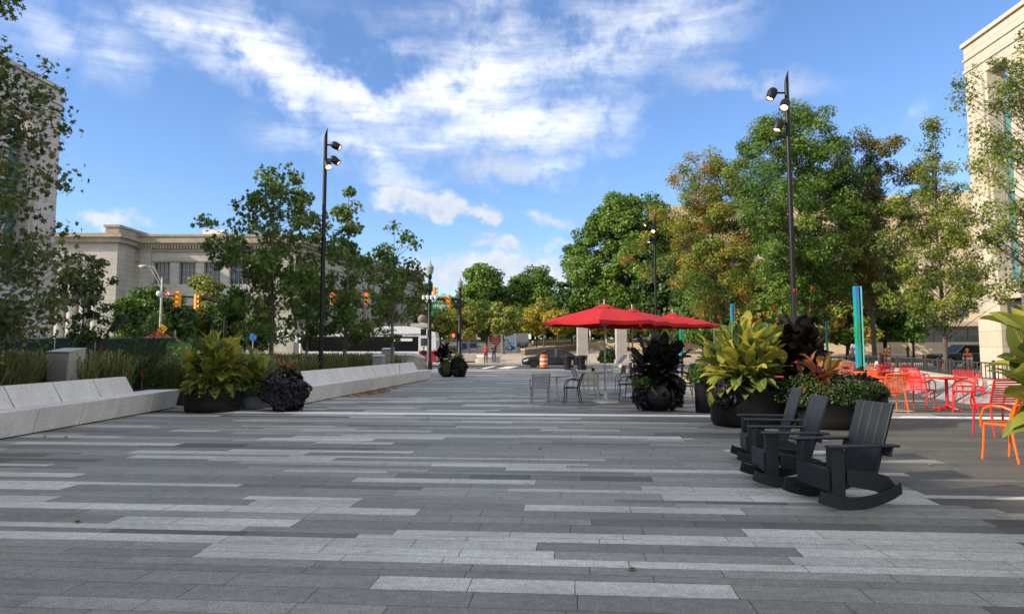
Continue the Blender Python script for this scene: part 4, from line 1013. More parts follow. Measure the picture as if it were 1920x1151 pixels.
# ------------------------------------------------------------------ leaf materials
lm_plane = leafmat('plane_tree_leaves', [(.035, .060, .018), (.070, .105, .026), (.105, .145, .034), (.17, .16, .04)], trans=.28)
lm_plane_g = leafmat('plane_tree_leaves_green', [(0.041, 0.081, 0.014), (0.074, 0.142, 0.020), (0.121, 0.189, 0.030), (0.176, 0.189, 0.040)], trans=.28)
lm_dkgreen = leafmat('dark_green_leaves', [(0.024, 0.055, 0.012), (0.047, 0.098, 0.018), (0.081, 0.143, 0.025)], trans=.22)
lm_green = leafmat('mid_green_leaves', [(0.041, 0.098, 0.012), (0.081, 0.163, 0.022), (0.149, 0.234, 0.035)], trans=.3)
lm_park = leafmat('park_tree_leaves', [(0.047, 0.104, 0.014), (0.088, 0.169, 0.022), (0.149, 0.247, 0.035), (0.216, 0.286, 0.050)], trans=.3)
lm_olive = leafmat('olive_leaves', [(0.096, 0.132, 0.020), (0.168, 0.204, 0.035), (0.252, 0.264, 0.050), (0.336, 0.288, 0.050)], trans=.35)
lm_yellow = leafmat('yellow_leaves', [(0.168, 0.172, 0.020), (0.360, 0.310, 0.030), (0.540, 0.391, 0.040)], trans=.35)
lm_autumn = leafmat('turning_leaves', [(.06, .12, .015), (.12, .20, .025), (.21, .26, .035), (.33, .25, .035)], trans=.32, patch=((.40, .16, .03), .53), patch_scale=.5)
lm_oak = leafmat('oak_leaves', [(.028, .074, .010), (.062, .140, .018), (.125, .225, .030), (.22, .27, .035)], trans=.3, patch=((.22, .12, .03), .62), patch_scale=.45)
lm_oak3 = leafmat('bronzing_oak_leaves', [(0.042, 0.072, 0.012), (0.084, 0.117, 0.020), (0.168, 0.169, 0.030), (0.280, 0.169, 0.035)], trans=.3, patch=((.20, .085, .025), .52), patch_scale=.6)
lm_pin = leafmat('pin_oak_leaves', [(0.065, 0.106, 0.018), (0.117, 0.175, 0.026), (0.195, 0.250, 0.035), (0.312, 0.300, 0.050)], trans=.35, patch=((.34, .30, .05), .63), patch_scale=.6)

Z = lambda px, py, Y: at(px, py, Y).z
def T(label, px, top, Y, Rpx, bot, mat, bark, seed, z0=0., name='street_tree', **k):
    X = XA(px, Y); H = Z(px, top, Y) - z0; cb = max(.2, Z(px, bot, Y) - z0); Rr = Rpx * Y / F_PX
    return tree(name, label, 'tree', X, Y, H, Rr, cb, mat, bark, seed=seed, z0=z0, **k)
# sparse plane trees in the beds
T('big sparse plane tree at the left edge, reaching out of the top of the picture', -70, -60, 14.0, 205, 680, lm_plane, m_barkp, 11, .4, 'plane_tree', nc=210, nl=9200, ls=.115, rc=.42, tr=.10, shape='star', prof='col', shell=.55, twig=.010, upb=.15, huev=.3, asym=.3)
T('dark little tree in front of the green fence, behind the left bench', 152, 478, 20.6, 62, 650, lm_dkgreen, m_barkd, 12, .4, 'small_tree', nc=50, nl=4200, ls=.085, rc=.22, tr=.04, shape='star', prof='oval', twig=.007, upb=.2)
T('plane tree left of the lamp pole, the widest behind the long bench', 507, 318, 26., 128, 640, lm_plane_g, m_barkp, 19, .4, 'plane_tree', nc=125, nl=6600, ls=.165, rc=.42, tr=.085, shape='star', prof='oval', twig=.012, upb=.1, shell=.5, asym=.25)
T('plane tree right of the lamp pole with a narrow pointed top', 648, 352, 29.5, 82, 640, lm_plane_g, m_barkp, 17, .4, 'plane_tree', nc=80, nl=4300, ls=.165, rc=.38, tr=.08, shape='star', prof='pyr', twig=.012, upb=.1, shell=.5, gaps=[(623, 560, 12), (687, 560, 12)])
T('plane tree above the two steel cabinets, rightmost behind the long bench', 736, 418, 33.5, 68, 640, lm_plane_g, m_barkp, 15, .4, 'plane_tree', nc=60, nl=3000, ls=.165, rc=.40, tr=.075, shape='star', prof='oval', twig=.012, upb=.1, shell=.5, asym=.3, gaps=[(687, 560, 12), (705, 545, 8)])
T('thin plane tree between the lamp pole and the widest plane tree', 575, 470, 31.5, 42, 640, lm_plane_g, m_barkp, 18, .4, 'plane_tree', nc=36, nl=1500, ls=.17, rc=.40, tr=.055, shape='star', prof='oval', twig=.012, upb=.1, shell=.5, gaps=[(623, 560, 12)])
def bush(name, label, cat, X, Y, z0, rx, rz_, zc, n, ls, mat, shape, seed, holes=.25, upb=.3, ry=None):
    rng = np.random.default_rng(seed); t = thing(name, label, cat, (X, Y, z0))
    d = rng.normal(size=(n, 3)); d /= np.linalg.norm(d, axis=1)[:, None]
    ph = np.arctan2(d[:, 1], d[:, 0]); lump = 1 + holes * (np.sin(3 * ph + seed) * .4 + np.sin(5 * ph + 2 * d[:, 2] * 3 + seed) * .35 + np.sin(7 * d[:, 2] + ph) * .3)
    r = (.55 + .45 * rng.random(n) ** .5) * lump
    P = d * r[:, None] * np.array([rx, ry or rx, rz_]) + np.array([0, 0, zc]); k = P[:, 2] > .02; P = P[k]; d = d[k]
    leaves('foliage', P, ls * (.6 + .8 * rng.random(len(P))), shape, mat, t, .5 + rng.normal(0, .25, len(P)), rng, out=d, upb=upb)
    mb = MB(); rn = random.Random(seed)
    for i in range(26):
        a = rn.uniform(0, 6.28); q = rn.uniform(.4, .85); mb.tube([(rn.uniform(-.05, .05), rn.uniform(-.05, .05), 0), (rx * q * .5 * math.cos(a), rx * q * .5 * math.sin(a), zc * .7), (rx * q * math.cos(a), rx * q * math.sin(a), zc + rz_ * rn.uniform(-.3, .7))], [.02, .013, .005], 5, cap=False)
    mb.build('stem', m_barkd, t, recalc=False); return t
bush('shrub', 'dark feathery shrub in front of the green fence, right of the steel cabinet', 'shrub', XA(262, 21.2), 21.2, .3, 1.0, 1.15, 1.15, 9000, .06, lm_dkgreen, 'slim', 21, .5)
bush('hedge_bush', 'dark clipped bush behind the left planter, beside the parked white car', 'shrub', XA(330, 23), 23.2, -.02, .6, .55, .5, 3000, .06, lm_dkgreen, 'rhomb', 22)
# trees across the street, left
T('bright green street tree in front of the courthouse, left of the grey street light', 272, 541, 70, 56, 648, lm_green, m_barkd, 31, .1, nc=70, nl=7000, ls=.27, rc=.85, tr=.14, prof='dome', shape='clus', asym=.1)
T('yellow-green street tree behind the hanging signals at left', 385, 521, 74, 52, 640, lm_olive, m_barkd, 32, .1, nc=60, nl=5200, ls=.27, rc=.8, tr=.13, prof='dome', shape='clus')
T('dark green street tree in front of the lower courthouse windows', 335, 566, 71, 44, 655, lm_dkgreen, m_barkd, 33, .1, nc=50, nl=4500, ls=.27, rc=.8, tr=.12, prof='dome', shape='clus')
T('dark street tree behind the left canna, before the courthouse', 432, 556, 72, 44, 655, lm_dkgreen, m_barkd, 34, .1, nc=50, nl=4500, ls=.27, rc=.8, tr=.12, prof='dome', shape='clus')
T('shaded street tree between the courthouse and the front of the bus', 480, 585, 71, 36, 652, lm_dkgreen, m_barkd, 35, .1, nc=36, nl=2600, ls=.26, rc=.7, tr=.11, prof='dome', shape='clus')
# park, centre
zh = lambda Y: hgt(0, Y)
T('rounded green park tree just right of the traffic signals', 906, 496, 126, 50, 620, lm_park, m_barkd, 41, zh(126), 'park_tree', nc=110, nl=20000, ls=.33, rc=1.35, tr=.3, prof='dome', shape='clus', asym=.12)
T('broad green park tree, second from the traffic signals', 1000, 504, 130, 60, 620, lm_park, m_barkd, 42, zh(130), 'park_tree', nc=120, nl=23000, ls=.33, rc=1.4, tr=.3, prof='dome', shape='clus', asym=.12)
T('darker park tree tucked against the left side of the tallest park tree', 1072, 520, 118, 38, 620, lm_dkgreen, m_barkd, 43, zh(118), 'park_tree', nc=70, nl=9000, ls=.4, rc=1.2, tr=.25, prof='dome', shape='clus', asym=.12)
T('tallest park tree, huge and green behind the red umbrellas', 1178, 364, 96, 108, 622, lm_park, m_barkd, 44, zh(96), 'park_tree', nc=320, nl=95000, ls=.28, rc=1.35, tr=.42, prof='dome', shape='clus', asym=.16, shell=.4)
T('dense dark tree under the right side of the tallest park tree', 1262, 470, 88, 66, 630, lm_dkgreen, m_barkd, 45, zh(88), 'park_tree', nc=110, nl=13000, ls=.36, rc=1.2, tr=.25, prof='dome', shape='clus', asym=.12)
gv = [(783, 552, 97, 34, lm_olive, 'pale olive tree behind the stone ball finial'), (826, 588, 92, 26, lm_olive, 'small olive tree right of the street-name sign'), (858, 596, 101, 22, lm_yellow, 'small yellowish tree between the two signal poles'),
      (880, 572, 88, 30, lm_olive, 'grove tree right of the black lamp-and-signal pole, above the coloured play panels'), (912, 566, 91, 33, lm_green, 'grove tree leaning over the heart mural from the left'), (944, 570, 87, 30, lm_olive, 'grove tree right of the heart mural'),
      (970, 576, 99, 30, lm_green, 'grove tree above the blue mural panel'), (1006, 580, 95, 28, lm_yellow, 'yellow grove tree above the winged mural panel'), (1020, 562, 106, 40, lm_olive, 'tall pale olive grove tree behind the yellow one'),
      (1046, 584, 92, 26, lm_yellow, 'yellow-green grove tree just left of the umbrella edge'), (1072, 592, 97, 28, lm_olive, 'grove tree under the left edge of the nearest umbrella'), (1128, 600, 104, 30, lm_yellow, 'low yellow tree seen under the umbrella between the stone pillars')]
for i, (px, top, Y, rp_, mt_, lb) in enumerate(gv):
    T(lb, px, top, Y, rp_, 626, mt_, m_bark, 60 + i, zh(Y), 'grove_tree', nc=34, nl=2600, ls=.26, rc=.75, tr=.11, prof='oval', shape='clus', group='small trees planted in the park grove')
bg = [(700, 530, 150, 60, 'dim tree beyond the courthouse roof end'), (835, 560, 150, 46, 'far tree filling the gap behind the signal poles'), (950, 560, 152, 60, 'far dark tree behind the two rounded park trees'), (1040, 560, 148, 50, 'far dark tree left of the tallest park tree'), (1120, 575, 140, 60, 'dark far tree behind the stone pillars'), (1200, 590, 132, 60, 'dark far tree behind the rear umbrellas')]
for i, (px, top, Y, rp_, lb) in enumerate(bg):
    T(lb, px, top, Y, rp_, 640, lm_dkgreen if i != 1 else lm_olive, m_barkd, 80 + i, zh(Y), 'park_tree', nc=46, nl=4500, ls=.55, rc=1.9, tr=.25, prof='dome', shape='clus')
# right-hand trees
T('airy tree turning orange, left of the right-hand lamp pole', 1340, 286, 50, 122, 600, lm_autumn, m_bark, 51, 0, 'turning_tree', nc=230, nl=52000, ls=.19, rc=.72, tr=.13, prof='oval', shape='oak', shell=.5, asym=.25, huev=.35, twig=.016)
T('tallest green oak directly behind the right-hand lamp pole', 1508, 192, 44, 142, 590, lm_oak, m_bark, 52, 0, 'oak_tree', nc=280, nl=80000, ls=.19, rc=.68, tr=.16, prof='oval', shape='oak', shell=.5, asym=.25, huev=.3, twig=.016)
T('bronzing oak between the tallest oak and the slender oak', 1640, 246, 46, 112, 590, lm_oak3, m_bark, 53, 0, 'oak_tree', nc=180, nl=42000, ls=.19, rc=.62, tr=.14, prof='oval', shape='oak', shell=.55, asym=.3, huev=.3, twig=.016)
T('slender open oak with a straight grey trunk behind the red table', 1770, 222, 33, 130, 612, lm_pin, m_bark, 57, 0, 'oak_tree', nc=150, nl=17000, ls=.16, rc=.46, tr=.10, prof='pyr', shape='oak', shell=.55, asym=.3, huev=.35, twig=.012, brn=4)
T('open oak at the right edge whose branches cross the cream building', 1965, 70, 22, 175, 560, lm_pin, m_bark, 55, 0, 'oak_tree', nc=170, nl=17000, ls=.13, rc=.42, tr=.12, prof='oval', shape='oak', shell=.6, asym=.35, huev=.3, twig=.011, brn=4)
T('low orange-tinted tree behind the tallest glass column', 1590, 548, 73, 66, 640, lm_autumn, m_barkd, 56, .2, 'street_tree', nc=60, nl=6000, ls=.24, rc=.8, tr=.22, prof='low', shape='clus')
T('dark wide tree over the park lawn at right', 1540, 470, 80, 110, 636, lm_dkgreen, m_barkd, 57, .4, 'street_tree', nc=130, nl=17000, ls=.3, rc=1.1, tr=.25, prof='dome', shape='clus')
T('bright green small tree left of the slender oak trunk', 1712, 568, 74, 46, 636, lm_green, m_barkd, 58, .2, 'street_tree', nc=44, nl=4200, ls=.24, rc=.7, tr=.12, prof='dome', shape='clus')
T('dark green tree over the lawn, before the tan building entrance', 1660, 470, 77, 80, 630, lm_oak, m_barkd, 59, .3, 'street_tree', nc=100, nl=13000, ls=.27, rc=.9, tr=.2, prof='dome', shape='clus')
T('green street tree above the nearest umbrella tip at right', 1320, 490, 74, 76, 640, lm_green, m_barkd, 91, .2, 'street_tree', nc=90, nl=11000, ls=.26, rc=.9, tr=.18, prof='low', shape='clus')
T('green and orange street tree behind the big yellow canna', 1425, 480, 72, 80, 640, lm_autumn, m_barkd, 92, .2, 'street_tree', nc=90, nl=11000, ls=.26, rc=.9, tr=.18, prof='low', shape='clus')

# ------------------------------------------------------------------ cannas and planters
m_pot = M('black_fibre_pot', (.006, .006, .007), .28, spec=.4, coat=.25); m_potm = M('matt_black_pot', (.007, .007, .008), .5, spec=.25, bump=.1); m_potg = M('grey_pot', (.13, .13, .135), .7)
lm_canY = leafmat('variegated_canna', [(.04, .08, .02), (.12, .18, .04), (.34, .35, .05), (.55, .47, .06)], trans=.34, rough=.58, stripes=((.10, .17, .03), .42, (.42, .42, .12)))
lm_canK = leafmat('black_canna', [(.008, .008, .008), (.014, .013, .012), (.03, .024, .022)], trans=.08, rough=.35, stripes=((.014, .008, .01), .3, (.05, .03, .03)))
lm_canB = leafmat('bronze_canna', [(.14, .10, .03), (.30, .10, .045), (.42, .15, .08), (.30, .24, .06)], trans=.25, rough=.42, stripes=((.20, .07, .04), .4, (.4, .2, .1)))
lm_vineK = leafmat('black_vine', [(.008, .007, .009), (.016, .013, .017), (.035, .03, .038)], trans=.06, rough=.45)
lm_petR = leafmat('red_petals', [(.38, .012, .012), (.55, .02, .015), (.65, .07, .025)], trans=.3); lm_petO = leafmat('orange_petals', [(.6, .16, .02), (.75, .22, .02), (.8, .35, .04)], trans=.3)
lm_lant = leafmat('lantana_leaves', [(.02, .045, .012), (.04, .08, .018), (.075, .12, .03)], trans=.25)
m_stem = M('canna_stem', (.12, .13, .04), .6); m_stemk = M('dark_canna_stem', (.03, .015, .018), .6)
def canna_leaves(parent, specs, mat, rng, name='foliage'):
    """specs: (base, azimuth, elevation, length, width, droop, hue)"""
    na, nb = 5, 9; V = []; UV = []; HU = []
    tt = np.linspace(0, 1, nb); 
    for base, azm, elv, Ln, Wd, dr, hu in specs:
        ang = elv - dr * tt ** 1.4 * 1.0
        dx = np.concatenate([[0], np.cumsum(np.cos(ang[:-1])) * Ln / (nb - 1)]); dz = np.concatenate([[0], np.cumsum(np.sin(ang[:-1])) * Ln / (nb - 1)])
        w = Wd * np.clip(np.sin(math.pi * np.clip(tt * .93 + .04, 0, 1) ** .85), 0, 1) ** .85; w[-1] = .004
        fold = rng.uniform(.05, .5); tw = rng.normal(0, .35); wav = rng.uniform(0, 6.28); wa = rng.uniform(.02, .07)
        ca, sa = math.cos(azm), math.sin(azm)
        for i in range(nb):
            nx, nz_ = -math.sin(ang[i]), math.cos(ang[i])
            for j in range(na):
                s = (j / (na - 1) - .5) * 2; lat = s * w[i] * math.cos(fold) ; up = abs(s) * w[i] * math.sin(fold) + wa * w[i] * 2 * math.sin(wav + tt[i] * 9) * s
                tl = tw * tt[i]; l2 = lat * math.cos(tl) - up * math.sin(tl); u2 = lat * math.sin(tl) + up * math.cos(tl)
                fx = dx[i] + nx * u2; V.append((base[0] + fx * ca - l2 * sa, base[1] + fx * sa + l2 * ca, base[2] + dz[i] + nz_ * u2)); UV.append((j / (na - 1), tt[i]))
        HU.append(hu)
    n = len(specs); fs = []; hh = []
    for q in range(n):
        o = q * na * nb
        for i in range(nb - 1):
            for j in range(na - 1): fs.append((o + i * na + j, o + i * na + j + 1, o + (i + 1) * na + j + 1, o + (i + 1) * na + j)); hh.append(HU[q])
    me = bpy.data.meshes.new(name); me.from_pydata(V, [], fs); me.materials.append(mat)
    a = me.attributes.new('hue', 'FLOAT', 'FACE'); a.data.foreach_set('value', np.clip(hh, 0, 1).astype(np.float32))
    ul = me.uv_layers.new(name='UVMap'); li = np.zeros(len(me.loops), dtype=np.int32); me.loops.foreach_get('vertex_index', li)
    ul.data.foreach_set('uv', np.array(UV, dtype=np.float32)[li].reshape(-1)); me.polygons.foreach_set('use_smooth', [True] * len(me.polygons))
    o = bpy.data.objects.new(name, me); COL.objects.link(o); o.parent = parent; return o
def flower(parent, p, r, mat, rng, n=26):
    d = rng.normal(size=(n, 3)); d /= np.linalg.norm(d, axis=1)[:, None]
    leaves('flower', np.array(p)[None] + d * r * .7 * rng.random((n, 1)) * np.array([1, 1, 1.2]), r * 1.0 * (.6 + .6 * rng.random(n)), 'rhomb', mat, parent, rng.random(n), rng, out=d, upb=.3)
def canna(name, label, X, Y, z0, H, spread, nst, mat, stem, seed, Ll=(.45, .65), wr=.17, low=.1, lean=(0, 0), flowers=(), fm=None, hb=.5, fpos=None, every=7):
    rng = np.random.default_rng(seed); t = thing(name, label, 'plant', (X, Y, z0)); sp = []; mb = MB()
    for s in range(nst):
        a = rng.uniform(0, 6.28); q = spread * math.sqrt(rng.random()); bx, by = q * .45 * math.cos(a), q * .45 * math.sin(a)
        hh = H * (1 - .45 * (q / spread) ** 2) * rng.uniform(.72, 1.0); tx, ty = q * math.cos(a) + lean[0] * hh, q * math.sin(a) + lean[1] * hh
        pts = [Vector((bx + (tx - bx) * f ** 1.5, by + (ty - by) * f ** 1.5, hh * .8 * f)) for f in (0, .33, .66, 1)]
        mb.tube(pts, [.016, .014, .011, .008], 6, cap=False)
        nlv = max(4, int(hh * every)); a0 = rng.uniform(0, 6.28)
        for k in range(nlv):
            f = low + (1 - low) * (k + .5) / nlv; i = min(2, int(f * 3)); p = pts[i].lerp(pts[i + 1], f * 3 - i)
            az_ = a0 + k * 2.4 + rng.normal(0, .3)
            if q > .2 * spread and rng.random() < .55: az_ = a + rng.normal(0, .7)
            ln_ = rng.uniform(*Ll) * (1.0 if f < .8 else .85); elv = (.15 + 1.1 * f ** 1.3) + rng.normal(0, .22) - (.2 if f < .3 else 0); dr = rng.uniform(.3, 1.35) * (1.25 - .6 * f)
            sp.append(((p.x, p.y, p.z), az_, elv, ln_, ln_ * wr * rng.uniform(.8, 1.2), dr, hb + rng.normal(0, .33) - (.15 if f < .35 else 0)))
    mb.build('stem', stem, t, smooth=True, recalc=False)
    canna_leaves(t, sp, mat, rng)
    for fx, fy, fz in flowers:
        m2 = MB(); m2.tube([(fx * .5, fy * .5, H * .6), (fx * .9, fy * .9, fz - .15), (fx, fy, fz)], [.012, .009, .007], 5, cap=False); m2.build('flower_stalk', stem, t, recalc=False)
        flower(t, (fx, fy, fz), .055, fm, rng, 26)
    return t
def pot(label, X, Y, prof, mat, cat='planter', soil=None):
    r = thing('planter', label, cat, (X, Y, 0)); mb = MB(); mb.lathe(prof, 40); mb.build('bowl', mat, r, smooth=True, angle=50)
    sr, sz = soil; m2 = MB(); m2.lathe([(.001, sz + .02), (sr * .7, sz + .015), (sr, sz)], 24); m2.build('soil', m_soil, r); return r
def drum(R_, H, lip=.02): return [(R_ * .9, 0), (R_ * .93, .01), (R_ * .985, .08), (R_, .2), (R_, H - .04), (R_ + lip * .5, H - .03), (R_ + lip * .5, H), (R_ - .035, H), (R_ - .04, H - .08)]
def ball(R_, cut=.74): 
    pr = [(R_ * .35, 0)]
    for i in range(15):
        a = -math.pi / 2 + .38 + (math.pi - .38 - cut) * i / 14; pr.append((R_ * math.cos(a), R_ * (1 + math.sin(a)) - R_ * (1 - math.cos(.38)) * 1.0))
    r_, z_ = pr[-1]; pr += [(r_ - .03, z_ - .01), (r_ - .04, z_ - .06)]; return pr, r_, z_
# left group
X1, Y1 = XA(402, 18.55), 18.55
pot('wide low black bowl planter at the end of the left bench', X1, Y1, drum(.66, .46), m_potm, soil=(.62, .40))
canna('canna_plant', 'variegated yellow-green canna in the wide low bowl beside the left bench', X1, Y1, .4, 1.85, .78, 34, lm_canY, m_stem, 101, (.42, .62), .22, .08, flowers=(), hb=.66)
X2, Y2 = XA(478, 19.4), 19.4
pot('grey tapered planter between the left canna and the black-leaved bush', X2, Y2, [(.26, 0), (.3, .02), (.40, .5), (.42, .52), (.38, .52), (.36, .46)], m_potg, soil=(.36, .46))
canna('canna_plant', 'smaller yellow-green canna in the grey tapered planter', X2, Y2, .45, 1.12, .45, 13, lm_canY, m_stem, 102, (.36, .52), .20, .1, hb=.5)
bush('trailing_plant', 'dark trailing foliage spilling over the grey tapered planter', 'plant', X2 + .08, Y2 - .18, .3, .36, .26, .2, 1800, .06, lm_lant, 'rhomb', 103)
X3, Y3 = XA(536, 18.6), 18.6
pr, rr_, zz_ = ball(.40); pot('black ball planter swallowed by purple-black foliage', X3, Y3, pr, m_pot, soil=(rr_ * .9, zz_ - .05))
bush('sweet_potato_vine', 'purple-black vine mounding over the ball planter before the long bench', 'plant', X3, Y3, 0, .53, .50, .48, 7500, .085, lm_vineK, 'star', 107, .26)
canna('canna_plant', 'bronze-orange canna topping the purple-black bush', X3 + .05, Y3 + .1, .75, .62, .22, 6, lm_canB, m_stemk, 105, (.26, .38), .18, .1, flowers=[(-.22, 0, .62)], fm=lm_petR, hb=.4)
# far centre ball planter
X4, Y4 = XA(838, 40.2), 40.2
pr, rr_, zz_ = ball(.48); pot('round black ball planter at the street end of the long bench', X4, Y4, pr, m_pot, soil=(rr_ * .9, zz_ - .05))
canna('canna_plant', 'nearly black canna in the ball planter by the signal pole', X4 - .15, Y4, .75, 1.15, .5, 16, lm_canK, m_stemk, 106, (.4, .6), .22)
canna('canna_plant', 'fresh green canna beside the black one by the signal pole', X4 + .48, Y4 - .05, .7, .95, .28, 8, lm_canY, m_stem, 107, (.35, .5), .18, hb=.45)
bush('trailing_plant', 'dark bush spilling to the ground right of the ball planter by the street', 'plant', X4 + .62, Y4 - .15, 0, .45, .58, .5, 3200, .10, lm_vineK, 'star', 108)
bush('trailing_plant', 'green trailing plant on the front of the ball planter by the street', 'plant', X4 + .02, Y4 - .42, .15, .18, .38, .4, 900, .08, lm_green, 'rhomb', 109)
# centre right ball planter with black canna
X5, Y5 = XA(1231, 18.85), 18.7
pr, rr_, zz_ = ball(.43); pot('glossy black ball planter below the dark canna, next to the steel tables', X5, Y5, pr, m_pot, soil=(rr_ * .9, zz_ - .05))
canna('canna_plant', 'tall black-leaved canna with red flowers in the glossy ball planter', X5 + .02, Y5 + .05, .62, 1.42, .66, 30, lm_canK, m_stemk, 110, (.40, .58), .30, .0, flowers=[(-.44, -.1, 1.50), (-.10, -.15, 1.52), (-.3, .2, 1.36)], fm=lm_petR, hb=.5)
bush('lantana', 'green flowering lantana at the left rim of the glossy ball planter', 'plant', X5 - .42, Y5 - .1, .55, .26, .19, .15, 1500, .05, lm_green, 'rhomb', 111)
tR = bpy.context.scene.objects['lantana']
rngf = np.random.default_rng(5)
for i in range(5): flower(tR, (rngf.uniform(-.25, .05), rngf.uniform(-.2, 0), rngf.uniform(.18, .34)), .022, lm_petR, rngf, 10)
bush('sweet_potato_vine', 'black vine hanging down the left of the glossy ball planter', 'plant', X5 - .36, Y5 - .0, 0, .26, .36, .36, 1800, .075, lm_vineK, 'star', 112)
bush('sweet_potato_vine', 'black vine hanging down the right of the glossy ball planter', 'plant', X5 + .34, Y5 + .08, 0, .34, .42, .45, 2400, .075, lm_vineK, 'star', 113)
# cylinder + big black pot
X6b, Y6b = XA(1318, 18.3), 18.2
pot('slim black cylinder planter left of the biggest black pot', X6b, Y6b, drum(.24, .78, .01), m_potm, soil=(.22, .72))
bush('trailing_plant', 'dark leafy plant in the slim black cylinder', 'plant', X6b - .1, Y6b, .7, .34, .28, .2, 1600, .07, lm_dkgreen, 'rhomb', 114)
X6, Y6 = XA(1398, 15.3), 15.25
pot('biggest black drum planter holding the yellow canna', X6, Y6, drum(.74, .72), m_potm, soil=(.69, .66))
canna('canna_plant', 'big bright yellow variegated canna with red flowers in the biggest black drum', X6 - .05, Y6, .66, 1.66, .84, 44, lm_canY, m_stem, 115, (.46, .68), .22, .08, flowers=[(.15, -.1, 1.44), (-.12, .1, 1.58), (-.45, .1, 1.5)], fm=lm_petR, hb=.62)
bush('sweet_potato_vine', 'purple-black vine spilling over the left rim of the biggest black drum', 'plant', X6 - .52, Y6 - .42, .28, .27, .30, .36, 2000, .07, lm_vineK, 'star', 116)
# planter behind the rocking chairs
X7, Y7 = XA(1560, 14.6), 14.9
pot('black drum planter mostly hidden behind the rocking chairs', X7, Y7, drum(.70, .56), m_potm, soil=(.65, .50))
lt = bush('lantana', 'wide dark green lantana dotted with orange flowers behind the rocking chairs', 'plant', X7 - .06, Y7 - .1, .12, .98, .40, .56, 9000, .055, lm_lant, 'rhomb', 117, .25, ry=.8)
for i in range(60):
    a = rngf.uniform(0, 6.28); e_ = rngf.uniform(.0, 1.3); q = Vector((.98 * math.cos(a) * math.cos(e_), .8 * math.sin(a) * math.cos(e_), .56 + .40 * math.sin(e_))); flower(lt, tuple(q), .020, lm_petO, rngf, 7)
bush('sweet_potato_vine', 'purple-black foliage at the right end of the orange-flowered lantana', 'plant', X7 + .72, Y7 - .05, .1, .42, .42, .5, 3200, .085, lm_vineK, 'star', 118)
canna('canna_plant', 'bronze and copper canna in front of the tall dark canna', X7 - .28, Y7 - .25, .78, .72, .42, 13, lm_canB, m_stemk, 119, (.36, .5), .19, .0, flowers=[(-.42, -.1, .50)], fm=lm_petR, hb=.5)
canna('canna_plant', 'tallest, purple-black canna with red blooms before the lamp pole', X7 - .42, Y7 + .35, .6, 1.9, .46, 30, lm_canK, m_stemk, 120, (.40, .56), .32, .1, flowers=[(-.02, 0, 2.12), (.34, 0, 2.16), (.30, .05, 1.72), (-.42, .1, 1.78)], fm=lm_petR, hb=.5)
# near canna cut by the right edge
X8, Y8 = 5.25, 6.5
pot('black drum planter just outside the right edge', X8, Y8, drum(.5, .6), m_potm, soil=(.45, .54))
canna('canna_plant', 'nearest canna with big ribbed yellow-green leaves, cut by the right edge', X8, Y8, .55, 1.6, .5, 20, lm_canY, m_stem, 123, (.6, .82), .30, .34, hb=.66, lean=(-.22, .05))
# red canna flower dots in the left bed
def bloom(label, px, py, Y, z0):
    p = at(px, py, Y); t = thing('canna_flower', label, 'flower', (p.x, p.y, z0)); h = p.z - z0
    mb = MB(); mb.tube([(0, 0, 0), (.02, 0, h)], [.008, .005], 6); mb.build('stalk', m_stem, t); flower(t, (.02, 0, h), .07, lm_petR, np.random.default_rng(int(px)), 30)
bloom('red canna bloom above the grasses right of the large steel cabinet', 189, 652, 18, .4)
bloom('small red bloom just above the end of the left bench', 266, 699, 18.9, .4)
bloom('small pink bloom in the grasses right of the two steel cabinets', 749, 676, 31, .4)
bush('juniper_hedge', 'low clipped hedge between the two stone pillars', 'hedge', XA(1141, 70), 70, .13, 1.0, .8, .5, 2200, .2, lm_dkgreen, 'clus', 121)
# fallen leaves
m_dead = leafmat('dead_leaves', [(.16, .06, .02), (.30, .13, .05), (.4, .28, .12)], trans=.1)
rng = np.random.default_rng(8)
pts = []
for i in range(420):
    f = min(1, max(0, rng.normal(.55, .22))); b_ = Vector((-5.35, 23.2)).lerp(Vector((-4.75, 28.8)), f); pts.append((b_.x + .06 + rng.random() ** 2 * .6, b_.y, .02 + rng.random() * .05 * (1 - abs(f - .5))))
tag(leaves('fallen_leaves', np.array(pts), .085, 'star', m_dead, None, rng.random(420), rng, upb=2.0), 'drift of brown leaves along the foot of the long bench', 'leaves', kind='stuff')
fl = [((145, 980), 'pale curled leaf lying on the near paving at left'), ((1012, 843), 'brown leaf on the paving in the middle foreground'), ((88, 812), 'orange-brown leaf at the foot of the left bench'), ((122, 821), 'brown leaf a step out from the left bench'), ((802, 786), 'dark leaf just before the white granite strip'),
      ((1185, 1069), 'tiny leaf on the closest paving right of centre'), ((1290, 800), 'small dry leaf near the biggest black drum'), ((83, 820), 'dark leaf beside the orange-brown one by the left bench'), ((1010, 745), 'small leaf under the leftmost grey chair'), ((1742, 873), 'pale speck of leaf behind the nearest rocking chair')]
for (px, py), lb in fl:
    g = G(px, py); o = leaves('fallen_leaf', np.array([(0, 0, .012), (0.008, .004, .014)]), .075, 'star', m_dead, None, np.array([rng.random(), .5]), rng, upb=2.5, loc=g); tag(o, lb, 'leaf', 'single dry leaves on the paving')
pts = rng.random((260, 3)) * np.array([20, 44, 0]) + np.array([-6, 8, .008]); pts[:, 2] += .004
tag(leaves('leaf_litter', pts, .035, 'rhomb', m_dead, None, rng.random(260), rng, upb=3.5), 'tiny scattered leaf crumbs over the paving', 'litter', kind='stuff')
